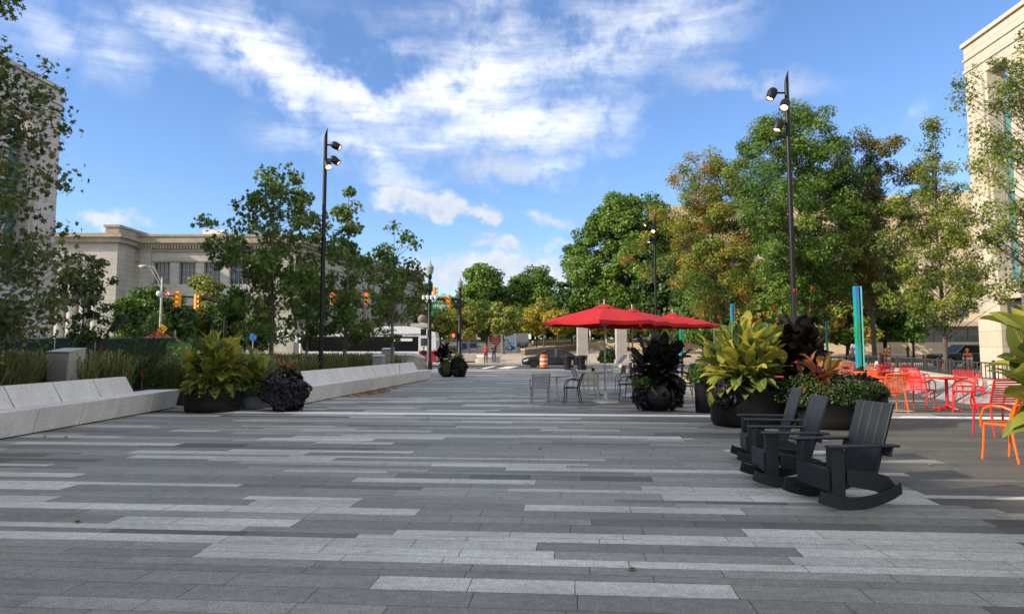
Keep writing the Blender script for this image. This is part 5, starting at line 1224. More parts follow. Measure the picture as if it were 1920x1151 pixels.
# ------------------------------------------------------------------ vehicles
m_carD = M('charcoal_car_paint', (.035, .038, .050), .28, .5, coat=.6); m_carW = M('white_car_paint', (.62, .64, .66), .3, coat=.5); m_carK = M('black_car_paint', (.010, .011, .013), .22, coat=.8)
m_carg = M('car_glass', (.010, .012, .014), .12, spec=.3); m_tyre = M('tyre', (.012, .012, .012), .85); m_rim = M('alloy_rim', (.35, .35, .36), .35, .8); m_rimd = M('dark_rim', (.05, .05, .055), .4, .6); m_hl = M('headlight', (.75, .78, .8), .1, spec=.8); m_tl = M('tail_light', (.4, .01, .01), .2)
def vehicle(name, label, cat, X, Y, z, rz, prof, green, W, wx, wr, paint, rim, suv=False):
    """prof: side outline above the sills from nose (x=0) to tail; green: belt/roof x positions; nose points to -x"""
    r = thing(name, label, cat, (X, Y, z), rz); Ln = prof[-1][0]
    lo = .24 if not suv else .34
    def arch(cx, R_): return [(cx + R_ * math.cos(math.pi * k / 8), lo + .02 + R_ * .98 * math.sin(math.pi * k / 8)) for k in range(9)]
    pts = list(prof) + [(Ln - .03, lo + .1), (Ln - .12, lo)]
    for c in (wx[1], wx[0]): pts += arch(c, wr * 1.18)
    pts += [(.1, lo), (.02, lo + .1)]
    mb = MB(); mb.prism(pts, 'y', -W / 2, W / 2); b = mb.build('body', paint, r, bevel=.07); b.modifiers['bevel'].segments = 3; b.modifiers['bevel'].angle_limit = R(28)
    for p in b.data.polygons: p.use_smooth = True
    b.data.set_sharp_from_angle(angle=R(50))
    mb = MB(); mb.box(.3, Ln - .3, -W / 2 + .12, W / 2 - .12, lo - .03, .62); mb.build('underbody', m_tyre, r)
    (x0, x1, x2, x3, zb, zr) = green; wb, wt = W / 2 - .05, W / 2 - (.24 if not suv else .16)
    mb = MB(); vs = [(x0, -wb, zb), (x3, -wb, zb), (x3, wb, zb), (x0, wb, zb), (x1, -wt, zr), (x2, -wt, zr), (x2, wt, zr), (x1, wt, zr)]
    mb.add(vs, [(0, 3, 2, 1), (4, 5, 6, 7), (0, 1, 5, 4), (1, 2, 6, 5), (2, 3, 7, 6), (3, 0, 4, 7)]); mb.build('windows', m_carg, r)
    mb = MB(); e = .018
    mb.add([(x1 - .03, -wt - e, zr - .03), (x2 + .04, -wt - e, zr - .03), (x2 + .04, wt + e, zr - .03), (x1 - .03, wt + e, zr - .03), (x1 + .06, -wt + .05, zr + .045), (x2 - .06, -wt + .05, zr + .045), (x2 - .06, wt - .05, zr + .045), (x1 + .06, wt - .05, zr + .045)], [(0, 3, 2, 1), (4, 5, 6, 7), (0, 1, 5, 4), (1, 2, 6, 5), (2, 3, 7, 6), (3, 0, 4, 7)])
    for s in (-1, 1):
        mb.tube([(x0, s * (wb + .01), zb - .02), (x1, s * (wt + .01), zr)], .035, 6); mb.tube([(x3, s * (wb + .01), zb - .02), (x2, s * (wt + .01), zr)], .06, 6)
        xm = (x1 + x2) / 2 + .08; mb.tube([(xm - .03, s * (wb + .012), zb), (xm, s * (wt + .01), zr)], .03, 6)
        if suv: mb.tube([(xm + 1.0, s * (wb + .012), zb), (xm + .95, s * (wt + .01), zr)], .04, 6)
    mb.build('roof', paint, r)
    for s in (-1, 1):
        mb = MB(); mb.box(x0 + .42, x0 + .58, min(s * (wb + .02), s * (wb + .2)), max(s * (wb + .02), s * (wb + .2)), zb - .01, zb + .13); mb.build('wing_mirror', paint, r, bevel=.03)
        mb = MB(); mb.prism([(.10, prof[0][1] - .02), (.50, prof[0][1] + .10), (.52, prof[0][1] - .02), (.16, prof[0][1] - .14)], 'y', min(s * (W / 2 - .28), s * (W / 2 + .006)), max(s * (W / 2 - .28), s * (W / 2 + .006))); mb.build('headlight', m_hl, r, bevel=.02)
        mb = MB(); mb.box(Ln - .3, Ln + .006, min(s * (W / 2 - .25), s * (W / 2 + .006)), max(s * (W / 2 - .25), s * (W / 2 + .006)), zb - .22, zb - .08); mb.build('tail_light', m_tl, r)
        mb = MB()
        for xx in (x1 - .05, (x1 + x2) / 2 + .12, x2 + .0): mb.box(xx, xx + .012, min(s * W / 2, s * (W / 2 + .003)), max(s * W / 2, s * (W / 2 + .003)), lo + .12, zb - .03)
        mb.build('door_seams', m_joint, r)
        for xx in ((x1 + x2) / 2 - .12, x2 - .15):
            mb = MB(); mb.box(xx, xx + .17, min(s * (W / 2 + .0), s * (W / 2 + .03)), max(s * (W / 2), s * (W / 2 + .03)), zb - .13, zb - .10); mb.build('door_handle', m_rim, r)
        for c in wx:
            A = Matrix.Translation((c, s * (W / 2 - .11), wr)) @ Matrix.Rotation(R(90) * s, 4, 'X')
            mb = MB(); mb.lathe([(wr * .62, -.1), (wr * .97, -.1), (wr, -.06), (wr, .06), (wr * .97, .1), (wr * .66, .1), (wr * .62, .07)], 28, mat=A); w_ = mb.build('wheel', m_tyre, r, smooth=True)
            mb = MB(); mb.lathe([(wr * .62, -.09), (wr * .66, -.095), (wr * .60, -.07), (wr * .5, -.02), (.001, -.02)], 24, mat=A)
            for k in range(5):
                a = k * 2 * math.pi / 5; q = A @ Matrix.Rotation(a, 4, 'Z'); mb.box(.0, wr * .62, -.035, .035, -.085, -.06, q)
            mb.lathe([(.001, -.092), (.05, -.092), (.06, -.06)], 12, mat=A); mb.build('rim', rim, w_)
    mb = MB(); mb.box(-.012, .03, -W * .28, W * .28, lo + .12, prof[0][1] - .16); mb.build('grille', m_tyre, r)
    mb = MB(); mb.box(-.02, -.013, -.16, .16, lo + .10, lo + .2); mb.build('number_plate', m_refl, r)
    return r
sed = [(.0, .60), (.10, .72), (.55, .84), (1.15, .93), (1.35, .95), (3.85, .97), (4.45, .93), (4.62, .86), (4.66, .62)]
vehicle('sedan_car', 'dark grey sedan parked at the kerb behind the orange drum, nose to the left', 'car', XA(978, 58.8), 59.0, 0.006, R(0), sed, (1.15, 2.0, 3.2, 4.15, .94, 1.42), 1.82, (.92, 3.70), .335, m_carD, m_rimd)
suv = [(.0, .82), (.06, 1.02), (.7, 1.12), (1.35, 1.17), (4.7, 1.18), (4.8, 1.0), (4.84, .6)]
vehicle('suv', 'black sport utility vehicle on the far street, partly behind the cream building', 'car', XA(1757, 57.5), 58.2, 0.006, R(0), suv, (1.35, 2.05, 4.45, 4.74, 1.16, 1.76), 1.96, (.95, 3.85), .40, m_carK, m_rim, True)
vehicle('parked_car', 'white car seen nose-on in the sunken drive behind the left bench', 'car', XA(308, 31.5), 30.0, -.61, R(86), sed, (1.15, 2.0, 3.2, 4.15, .94, 1.42), 1.85, (.92, 3.70), .335, m_carW, m_rimd)
# bus
m_busw = M('white_bus_paint', (.66, .68, .72), .35, coat=.4); m_busr = M('red_bus_paint', (.5, .015, .03), .35, coat=.4); m_busg = M('bus_window_band', (.004, .004, .005), .3, spec=.25)
BY = 63.6; bx0 = XA(563, BY - 1.3); b = thing('city_bus', 'white city bus with dark windows and a red tail passing behind the grasses', 'bus', (bx0, BY, 0))
BL = XA(818, BY - 1.3) - bx0
mb = MB(); mb.box(.02, BL - .02, -1.26, 1.26, .34, 1.25); mb.build('lower_panel', m_busw, b, bevel=.03)
mb = MB(); mb.prism([(.35, 1.252), (BL - 1.5, 1.252), (BL - 1.5, 2.46), (.12, 2.46), (-.02, 1.75)], 'y', -1.255, 1.255); mb.build('window_band', m_busg, b, bevel=.02)
mb = MB(); mb.prism([(BL - 1.495, 1.252), (BL, 1.252), (BL - .02, 2.46), (BL - 1.495, 2.46)], 'y', -1.25, 1.25); mb.build('tail_upper', m_busw, b, bevel=.02)
mb = MB(); mb.prism([(.10, 2.465), (BL, 2.465), (BL - .1, 2.86), (.25, 2.86)], 'y', -1.26, 1.26); mb.build('roof', m_busw, b, bevel=.05)
hp = [(2.9, 2.863), (3.3, 3.15), (3.9, 3.30), (BL - 2.6, 3.34), (BL - 1.0, 3.15), (BL - .4, 2.863)]
mb = MB(); mb.prism(hp, 'y', -1.12, 1.12); mb.build('roof_fairing', m_busw, b, bevel=.05)
mb = MB(); mb.box(BL - 1.45, BL + .01, -1.275, -1.262, .4, 1.30); mb.build('red_tail_panel', m_busr, b)
mb = MB(); mb.box(BL - 1.3, BL - .75, -1.27, -1.256, 1.72, 2.35); mb.build('rear_window', m_glass_d, b)
mb = MB(); mb.box(7.6, 9.3, -1.268, -1.257, 2.1, 2.33); mb.build('vent_window', m_refl, b)
for x in (2.4, BL - 3.2):
    for s in (-1, 1):
        A = Matrix.Translation((x, s * 1.13, .48)) @ Matrix.Rotation(R(90) * s, 4, 'X'); mb = MB(); mb.lathe([(.001, .1), (.3, .1), (.47, .12), (.48, -.12), (.3, -.14), (.001, -.12)], 28, mat=A); mb.build('wheel', m_tyre, b, smooth=True)
mb = MB(); mb.tube([(.1, -1.3, 2.5), (-.25, -1.45, 2.6), (-.28, -1.48, 2.2)], .03, 6); mb.box(-.38, -.2, -1.6, -1.4, 2.0, 2.6); mb.build('mirror', m_busw, b)
text('COMPRESSED NATURAL GAS', .27, 'lettering', m_dtext, b, (6.2, -1.14, 3.02)); text('CENTRAL OHIO TRANSIT AUTHORITY', .24, 'lettering', m_dtext, b, (BL - 3.4, -1.27, 2.64)); text('ENERGY', .32, 'lettering', m_dtext, b, (1.7, -1.27, 2.66)); text('AT', .30, 'lettering', m_busr, b, (3.6, -1.27, 2.66))

# ------------------------------------------------------------------ signals and street lights
def acorn(mb_black, c, parent, s=1.0):
    mb = MB(); mb.lathe([(.05, 0), (.09, .04), (.05, .1), (.12, .22), (.15, .4), (.10, .48), (.16, .52)], 16, c); mb.build('lamp_base', m_black, parent, smooth=True)
    mb = MB(); mb.lathe([(.15, .52), (.23, .72), (.27, .95), (.26, 1.0)], 18, c); g = mb.build('lamp_globe', m_frost, parent, smooth=True)
    mb = MB(); mb.lathe([(.28, 1.0), (.29, 1.03), (.22, 1.14), (.10, 1.27), (.05, 1.36), (.03, 1.42), (.045, 1.46), (.008, 1.62)], 18, c); mb.build('lamp_cap', m_frost, parent, smooth=True)
def signal(parent, c, rz, lit=None, body=m_yel, s=1.0):
    Mx = Matrix.Translation(Vector(c)) @ Matrix.Rotation(rz, 4, 'Z') @ Matrix.Scale(s, 4)
    mb = MB(); mb.box(-.17, .17, -.1, .12, -.52, .52, Mx); h = mb.build('signal_head', body, parent, bevel=.02)
    for i, z in enumerate((.34, 0, -.34)):
        mb = MB(); A = Mx @ Matrix.Translation((0, -.1, z)) @ Matrix.Rotation(R(90), 4, 'X')
        mb.lathe([(.12, .0), (.125, .20)], 14, mat=A); mb.build('visor', body, h)
        mb = MB(); mb.lathe([(.001, .03), (.08, .02), (.115, .004)], 14, mat=A); mb.build('lens', m_redglow if lit == i else m_lens_off, h)
    return h
YA = 67.9; XA_ = XA(862, YA); ta = thing('signal_pole', 'black acorn-lamp pole with a long mast arm of traffic signals', 'traffic signal', (XA_, YA, .13))
zarm = at(862, 562, YA).z - .13; ztp = at(862, 548, YA).z - .13
mb = MB(); mb.tube([(0, 0, 0), (0, 0, .4), (0, 0, .5), (0, 0, ztp)], [.24, .22, .16, .14], 14); mb.build('pole', m_black, ta, smooth=True); acorn(None, (0, 0, ztp - .1), ta)
xa1 = XA(612, YA) - XA_; mb = MB(); mb.tube([(0, 0, zarm), (xa1 * .4, 0, zarm + .18), (xa1, 0, zarm + .25)], [.13, .09, .05], 10); mb.build('mast_arm', m_black, ta, smooth=True)
for px, lit in ((623, 0), (687, 0)):
    x = XA(px, YA) - XA_; signal(ta, (x, -.25, zarm + .15), R(0) if px == 687 else R(28), lit, s=1.12)
signal(ta, (XA(841, YA) - XA_, -.3, zarm - .28), R(-50), None, s=1.15)
signal(ta, (XA(814, YA) - XA_, -.1, zarm + .7), R(75), None, s=.9)
mb = MB(); zps = at(852, 629, YA).z - .13; mb.box(XA(846, YA) - XA_, XA(859, YA) - XA_, -.3, -.02, zps - .28, zps + .28); ph_ = mb.build('pedestrian_signal', m_black, ta, bevel=.02)
mb = MB(); mb.box(XA(848, YA) - XA_, XA(853, YA) - XA_, -.32, -.301, zps - .15, zps + .15); mb.build('red_hand', m_redglow, ph_)
YB = 53.2; XB = XA(805, YB); tb_ = thing('lamp_post', 'black acorn-topped lamp post with the green High street sign beside the plaza', 'lamp post', (XB, YB, 0))
zt = at(805, 527, YB).z
mb = MB(); mb.tube([(0, 0, 0), (0, 0, .5), (0, 0, .6), (0, 0, zt)], [.24, .23, .16, .12], 14)
for z in (2.2, 4.2): mb.tube([(0, 0, z), (0, 0, z + .05)], .17, 14)
mb.build('pole', m_black, tb_, smooth=True); acorn(None, (0, 0, zt - .05), tb_)
z0_, z1_ = at(805, 553, YB).z, at(805, 530, YB).z
mb = MB(); mb.box(-.34, -.16, -.25, .2, z0_, z1_ - .1); mb.box(-.15, .2, -.22, .15, z0_ + .25, z1_); mb.build('control_box', m_black, tb_, bevel=.04)
for sx in (-.42, -.12, .14, .44):
    mb = MB(); z = at(805, 557, YB).z; mb.tube([(0, -.1, z), (sx, -.25, z)], .03, 6); mb.lathe([(.09, -.16), (.1, 0), (.09, .12), (.02, .14)], 12, (sx, -.28, z - .02)); mb.build('camera_dome', m_refl, tb_, smooth=True)
xs0, xs1 = XA(810, YB) - XB, XA(838, YB) - XB; za, zb_ = at(823, 580, YB).z, at(823, 568, YB).z
mb = MB(); mb.box(xs0, xs1, -.16, -.13, za, zb_); sg = mb.build('street_sign', m_green, tb_); text('High', (zb_ - za) * .82, 'lettering', m_wtext, sg, ((xs0 + xs1) / 2, -.165, (za + zb_) / 2 + .02))
text('N', (zb_ - za) * .35, 'lettering', m_wtext, sg, (xs0 + .12, -.165, (za + zb_) / 2)); text('St', (zb_ - za) * .38, 'lettering', m_wtext, sg, (xs1 - .14, -.165, (za + zb_) / 2 + .02))
mb = MB(); mb.box(.12, .3, -.16, -.13, at(823, 592, YB).z, at(823, 582, YB).z); mb.build('cross_street_sign', m_green, tb_)
mb = MB(); zq = at(797, 623, YB).z; mb.box(XA(789, YB) - XB, XA(799, YB) - XB, -.2, .1, zq - .22, zq + .25); mb.build('pedestrian_signal', m_black, tb_, bevel=.02)
# left signals
YC = 62; XC = XA(299, YC); tc_ = thing('street_light', 'grey street light with a curved cobra-head arm in front of the courthouse', 'street light', (XC, YC, 0))
zc_ = at(299, 521, YC).z; za_ = at(299, 553, YC).z
mb = MB(); mb.tube([(0, 0, 0), (0, 0, zc_)], [.13, .08], 10); mb.build('pole', m_alu, tc_, smooth=True)
xh = XA(262, YC) - XC; zh_ = at(262, 499, YC).z
mb = MB(); mb.tube([(0, 0, zc_ - .5), (xh * .45, 0, zh_ - .1), (xh * .85, 0, zh_)], .045, 8); mb.tube([(0, 0, zc_ - 1.0), (xh * .4, 0, zh_ - .75), (xh * .7, 0, zh_ - .1)], .035, 8); mb.build('arm', m_alu, tc_, smooth=True)
mb = MB(); mb.sphere((xh, 0, zh_ - .02), (.42, .18, .14), 14, 8); mb.sphere((xh - .05, 0, zh_ - .12), (.2, .14, .13), 12, 8); mb.build('lamp_head', m_alu, tc_, smooth=True)
mb = MB(); mb.sphere((-.2, -.1, za_ + .1), (.2, .2, .25), 10, 8); mb.build('camera', m_refl, tc_)
mb = MB(); x = XA(311, YC) - XC; mb.lathe([(.001, 0), (.30, 0), (.30, .02), (.001, .02)], 20, mat=Matrix.Translation((x, -.1, za_ + .05)) @ Matrix.Rotation(R(90), 4, 'X')); ns = mb.build('no_turn_sign', m_refl, tc_)
mb = MB(); A = Matrix.Translation((x, -.13, za_ + .05)) @ Matrix.Rotation(R(90), 4, 'X')
mb.lathe([(.21, 0), (.28, 0), (.28, .012), (.21, .012), (.21, 0)], 20, mat=A); mb.box(-.24, .24, -.03, .03, 0, .012, A @ Matrix.Rotation(R(-45), 4, 'Z')); mb.build('prohibition_ring', m_tl, ns)
mb = MB(); pc = at(304, 617, YC); mb.box(-.3, .3, -.12, -.1, -.32, .32, Matrix.Translation((.22, 0, pc.z)) @ Matrix.Rotation(R(35), 4, 'Y')); mb.build('orange_sign', m_yel, tc_)
YD = 57; XD = XA(420, YD); td = thing('signal_pole', 'black signal pole whose arm reaches left with two orange signals', 'traffic signal', (XD, YD, 0))
zd = at(420, 569, YD).z; mb = MB(); mb.tube([(0, 0, 0), (0, 0, zd + .2)], [.10, .08], 12); mb.build('pole', m_black, td, smooth=True)
xd = XA(305, YD) - XD; zd2 = at(305, 554, YD).z
mb = MB(); mb.tube([(0, 0, zd), (xd * .4, 0, zd + .45), (xd, 0, zd2)], [.12, .09, .05], 10); mb.build('mast_arm', m_black, td, smooth=True)
signal(td, (XA(333, YD) - XD, -.2, at(333, 561, YD).z), R(-35), None, s=1.12); signal(td, (XA(368, YD) - XD, -.2, at(368, 566, YD).z), R(65), None, s=1.05)
# small posts and signs
def post_sign(name, label, cat, px, pyb, pyt, Y, z0=0., r=.035, mat=None):
    X = XA(px, Y); H = at(px, pyt, Y).z - z0; t = thing(name, label, cat, (X, Y, z0)); mb = MB(); mb.tube([(0, 0, 0), (0, 0, H)], r, 8); mb.build('post', mat or m_alu, t); return t, H
t, H = post_sign('lane_sign', 'white square ONLY lane-use sign on a post behind the grasses, left of the bus', 'sign', 530, 680, 622, 56)
mb = MB(); mb.box(-.42, .42, -.06, -.04, H - .72, H + .1); s_ = mb.build('sign_panel', m_refl, t); text('ONLY  ONLY', .15, 'lettering', m_dtext, s_, (0, -.065, H - .62))
mb = MB()
for x in (-.2, .16): mb.tube([(x, -.062, H - .5), (x, -.062, H - .12)], .03, 6); mb.add([(x - .09, -.065, H - .16), (x + .09, -.065, H - .16), (x, -.065, H + .02)], [(0, 1, 2)])
mb.build('arrows', m_dtext, s_)
t, H = post_sign('parking_sign', 'blue round sign on a post behind the left cannas', 'sign', 474, 680, 632, 60)
mb = MB(); mb.lathe([(.001, 0), (.30, 0), (.30, .03), (.001, .03)], 20, mat=Matrix.Translation((0, -.05, H)) @ Matrix.Rotation(R(90), 4, 'X')); mb.build('sign_panel', M('blue_sign', (.02, .16, .5), .5), t)
t, H = post_sign('sign_post', 'thin grey sign post at the kerb right of the two pedestrians', 'post', 940, 683, 632, 67.8, .13)
t, H = post_sign('delineator', 'white marker post by the kerb in front of the bus', 'post', 563, 690, 637, 52, 0, .07, m_refl)
mb = MB(); mb.sphere((0, 0, H), (.13, .13, .16), 10, 8); mb.build('cap', m_refl, t)
t, H = post_sign('marker_post', 'small grey post above the green fence, left of the canna', 'post', 327, 650, 620, 40, 0, .06)
# ------------------------------------------------------------------ far park items
def drumbarrel(label, px, pyb, Y=None, s=1.0, cap=False, z=0.006):
    g = G(px, pyb, z) if Y is None else Vector((XA(px, Y), Y, z)); t = thing('traffic_drum', label, 'traffic drum', g, 0, 'orange traffic drums'); t.scale = (s,) * 3
    mb = MB(); mb.lathe([(.42, 0), (.42, .06), (.30, .08)], 20); mb.build('rubber_base', m_tyre, t)
    mb = MB(); mb.lathe([(.29, .08), (.29, .95), (.24, .98), (.22, 1.04), (.001, 1.05)], 24); mb.build('barrel', m_orange, t, smooth=True)
    for z in (.30, .62):
        mb = MB(); mb.lathe([(.293, z), (.296, z + .005), (.296, z + .12), (.293, z + .125)], 24); mb.build('reflective_band', m_refl, t, smooth=True)
    if cap: mb = MB(); mb.tube([(0, 0, 1.05), (0, 0, 1.16)], .05, 8); mb.sphere((0, 0, 1.25), (.11, .07, .12), 12, 8); mb.build('warning_light', m_yel, t)
    return t
drumbarrel('orange and white traffic drum in front of the dark grey sedan', 1019.5, 691, Y=56.6)
drumbarrel('orange drum with a warning light in front of the black vehicle', 1813, 688, Y=55.6, cap=True, s=1.1)
drumbarrel('orange drum with a warning light behind the long-haired woman', 1660, 690, Y=55.4, cap=True, s=1.1)
g = Vector((XA(1771, 41), 41, 0)); t = thing('hydrant', 'orange fire hydrant behind the fence, just left of the slender oak trunk', 'fire hydrant', g)
mb = MB(); mb.lathe([(.15, 0), (.15, .08), (.10, .1), (.10, .55), (.14, .58), (.14, .64), (.10, .74), (.03, .8), (.03, .86)], 16); mb.build('body', m_orange, t, smooth=True)
for s in (-1, 1): mb = MB(); mb.tube([(s * .08, 0, .45), (s * .19, 0, .45)], .06, 10); mb.build('nozzle', m_orange, t)
def bin_(label, px, Y):
    t = thing('litter_bin', label, 'bin', (XA(px, Y), Y, 0), 0, 'black street litter bins'); mb = MB(); mb.lathe([(.27, 0), (.32, .05), (.36, .85), (.37, .88)], 20); mb.build('body', m_black, t, smooth=True)
    mb = MB(); mb.lathe([(.40, .88), (.40, .94), (.30, 1.02), (.15, 1.03), (.14, .98)], 20); mb.build('lid', m_black, t, smooth=True)
    mb = MB(); mb.add([(.16, -.345, .35), (.30, -.24, .35), (.31, -.25, .6), (.2, -.345, .75)], [(0, 1, 2, 3)]); mb.build('sticker', m_refl, t)
    mb = MB(); mb.add([(.10, -.36, .3), (.20, -.34, .3), (.2, -.345, .48), (.1, -.37, .48)], [(0, 1, 2, 3)]); mb.build('sticker', m_tl, t)
bin_('black litter bin in front of the rear wheel of the sedan', 1066, 53.3); bin_('black litter bin in front of the left stone pillar', 1091, 53.3)
t = thing('information_kiosk', 'black slanted kiosk panel behind the umbrella pole near the street', 'kiosk', (XA(1168, 44), 44, 0), R(-25)); mb = MB(); mb.box(-.06, .06, -.35, .35, 0, .5); mb.build('stand', m_black, t)
mb = MB(); mb.prism([(-.5, .45), (.1, 1.15), (.16, 1.10), (-.44, .40)], 'y', -.4, .4); mb.build('panel', M('kiosk_screen', (.10, .16, .24), .2), t)
# two stone gate pillars
for px, lb in ((1092, 'left square stone gate pillar beneath the nearest umbrella'), (1164.5, 'right square stone gate pillar, beside the clipped hedge')):
    Y = 69; t = thing('stone_pillar', lb, 'pillar', (XA(px, Y), Y, .13), 0, 'square stone gate pillars'); w_ = .49
    mb = MB(); mb.box(-.62, .62, -.62, .62, 0, .35); mb.build('plinth', m_concw, t, bevel=.03)
    mb = MB(); mb.box(-w_, w_, -w_, w_, .352, 1.35); mb.box(-w_ + .01, w_ - .01, -w_ + .01, w_ - .01, 1.36, 3.3); mb.box(-w_, w_, -w_, w_, 3.302, 3.5); mb.build('shaft', m_concw, t, bevel=.015)
# ball finial pillar
m_finial = M('grey_weathered_stone', (.17, .165, .155), .9, bump=.3)
t = thing('ball_finial_pillar', 'weathered stone pillar topped by a stone ball behind the lamp post', 'pillar', (XA(791, 74), 74, .2)); zb0 = at(791, 605, 74).z - .2
mb = MB(); mb.box(-.85, .85, -.85, .85, 0, zb0 - .5); mb.box(-1.0, 1.0, -1, 1, zb0 - .497, zb0 - .1); mb.box(-.3, .3, -.3, .3, zb0 - .097, zb0); mb.build('shaft', m_lime, t, bevel=.03)
mb = MB(); mb.sphere((0, 0, zb0 + .36), .45, 20, 14); mb.build('stone_ball', m_finial, t, smooth=True)
# murals: concrete panels painted
def art(name, cols, scale):
    m = M(name, cols[0], .85, c2=cols[1], scale=scale); return m
YM = 92; zM = hgt(0, YM); k = YM / F_PX
m_pA = M('mural_white', (.80, .78, .75), .85, c2=(.5, .48, .46)); m_pB = M('mural_pale_blue', (.62, .80, .86), .85, c2=(.48, .72, .84), scale=1.5); m_pC = M('mural_grey', (.46, .44, .42), .9)
m_heart = M('mural_red', (.62, .02, .03), .85); m_blue = M('mural_blue_daubs', (.05, .17, .42), .85, c2=(.35, .55, .68), scale=5)
t = thing('mural_panel', 'white concrete mural panel with a big red heart of pale lettering', 'mural', (XA(929, YM), YM, zM)); Hm = at(0, 625, YM).z - zM; w2 = 13.5 * k * 1.0
mb = MB(); mb.box(-w2, w2, 0, .25, 0, Hm); mb.build('panel', m_pA, t)
hs = [(0, -.9), (-.35, -.45), (-.8, .05), (-.86, .45), (-.68, .72), (-.38, .74), (-.1, .56), (0, .42), (.1, .56), (.38, .74), (.68, .72), (.86, .45), (.8, .05), (.35, -.45)]
mb = MB(); mb.prism([(x * .92, z * 1.0 + Hm * .56) for x, z in hs], 'y', -.012, -.001); h_ = mb.build('painted_heart', m_heart, t)
mb = MB()
for j, (y, a) in enumerate(((.42, .5), (.14, .42), (-.14, .55), (-.42, .28))):
    x = -a
    while x < a: w_ = .09 + .05 * ((j * 7 + int(x * 30)) % 3); mb.box(x, x + w_, -.02, -.013, Hm * .56 + y - .05, Hm * .56 + y + .07); x += w_ + .05
mb.build('painted_strokes', m_pA, h_)
t = thing('mural_panel', 'pale blue concrete mural panel with dark blue daubs', 'mural', (XA(956, YM), YM, zM)); w2 = 12.3 * k
mb = MB(); mb.box(-w2, w2, 0, .25, 0, Hm); mb.build('panel', m_pB, t)
mb = MB(); rn = random.Random(3)
for i in range(60):
    x, z = rn.uniform(-w2 + .1, w2 - .12), abs(rn.gauss(0, .4)) * 1.3 + .12; s_ = rn.uniform(.04, .11)
    if z < Hm * .6: mb.lathe([(.001, .001), (s_, .001), (s_, .008 + i * .0002)], 7, mat=Matrix.Translation((x, -.004, z)) @ Matrix.Rotation(R(90), 4, 'X'))
for x, z in ((-.58, Hm * .62), (-.25, Hm * .62)): mb.lathe([(.001, .001), (.14, .001), (.14, .012)], 14, mat=Matrix.Translation((x, -.004, z)) @ Matrix.Rotation(R(90), 4, 'X'))
for j in range(5): mb.box(.1, .6, -.012, -.001, Hm * (.9 - .09 * j), Hm * (.9 - .09 * j) + .05)
mb.build('painted_daubs', m_blue, t)
t = thing('mural_panel', 'grey concrete mural panel with a dark figure between spread wings', 'mural', (XA(980, YM), YM, zM)); w2 = 11 * k
mb = MB(); mb.box(-w2, w2, 0, .25, 0, Hm); mb.build('panel', m_pC, t)
mb = MB(); mb.lathe([(.001, .001), (.09, .001), (.09, .01)], 12, mat=Matrix.Translation((0, -.002, 1.0)) @ Matrix.Rotation(R(90), 4, 'X')); mb.prism([(-.1, .3), (.1, .3), (.09, .88), (-.09, .88)], 'y', -.012, -.002); mb.build('painted_figure', m_dtext, t)
for s in (-1, 1):
    mb = MB()
    for q in range(7): a = R(18 + q * 11); c_, s2 = math.cos(a), math.sin(a); o = (s * .12, .55); l_ = .85 - .05 * abs(q - 4); mb.prism([(o[0], o[1] - .1), (s * (.12 + l_ * c_), .5 + l_ * s2 - .02), (s * (.12 + (l_ - .1) * c_), .5 + l_ * s2 + .04), (o[0], o[1])], 'y', -.012 - q * .0008, -.002)
    mb.build('painted_wing', m_dtext, t)
# play panels
YP_ = 94; zP = hgt(0, YP_)
t = thing('play_panels', 'colourful play structure panels right of the signal pole', 'play structure', (XA(880, YP_), YP_, zP)); cl = [((-.9, -.3, .2, 1.0), (.03, .09, .32)), ((-.9, .9, 1.35, 2.0), (.50, .24, .04)), ((-1.2, -.95, .3, 2.4), (.0, .22, .17)), ((-.2, .9, .35, 1.0), (.04, .10, .34)), ((-.9, .1, 2.1, 2.8), (.35, .42, .5))]
mb = MB(); mb.tube([(-1.25, .1, 0), (-1.25, .1, 3)], .06, 8); mb.tube([(1.0, .1, 0), (1.0, .1, 3)], .06, 8); mb.tube([(-.15, .1, 0), (-.15, .1, 3)], .06, 8); mb.build('frame', m_alu, t)
for i, ((a, b_, c_, d_), co) in enumerate(cl): mb = MB(); mb.box(a, b_, -.03, .03, c_, d_); mb.build('panel', M('play_paint', co, .6), t)
# round stone seats, low walls
def roundseat(label, px0, px1, Y, h, z0, cap=.2, shape=20):
    X0, X1 = XA(px0, Y), XA(px1, Y); r_ = (X1 - X0) / 2; t = thing('stone_bench', label, 'bench', ((X0 + X1) / 2, Y + .6, z0))
    mb = MB(); S = Matrix.Scale(.5, 4, (0, 1, 0)); mb.lathe([(r_ * .93, 0), (r_ * .93, h - cap)], shape, mat=S); mb.build('base', m_concw, t, smooth=True)
    mb = MB(); mb.lathe([(r_ * .9, h - cap - .001), (r_, h - cap), (r_, h), (.001, h)], shape, mat=S); mb.build('cap', m_conc, t)
roundseat('curved stone bench behind the two pedestrians', 889, 939, 70.2, .75, .13)
roundseat('low round stone planter rim behind the bonnet of the sedan', 999, 1034, 70.6, .65, .13)
t = thing('stone_block', 'dark low stone block left of the curved bench', 'stone block', (XA(880, 74), 74, .2)); mb = MB(); mb.box(-1.1, .8, 0, 1.2, 0, .75); mb.build('block', m_concw, t, bevel=.05)
m_wallb = M('split_stone_wall', (.26, .20, .14), .9, c2=(.12, .09, .065), scale=3, sx=(1, 1, 2.5), bump=.6, bscale=8)
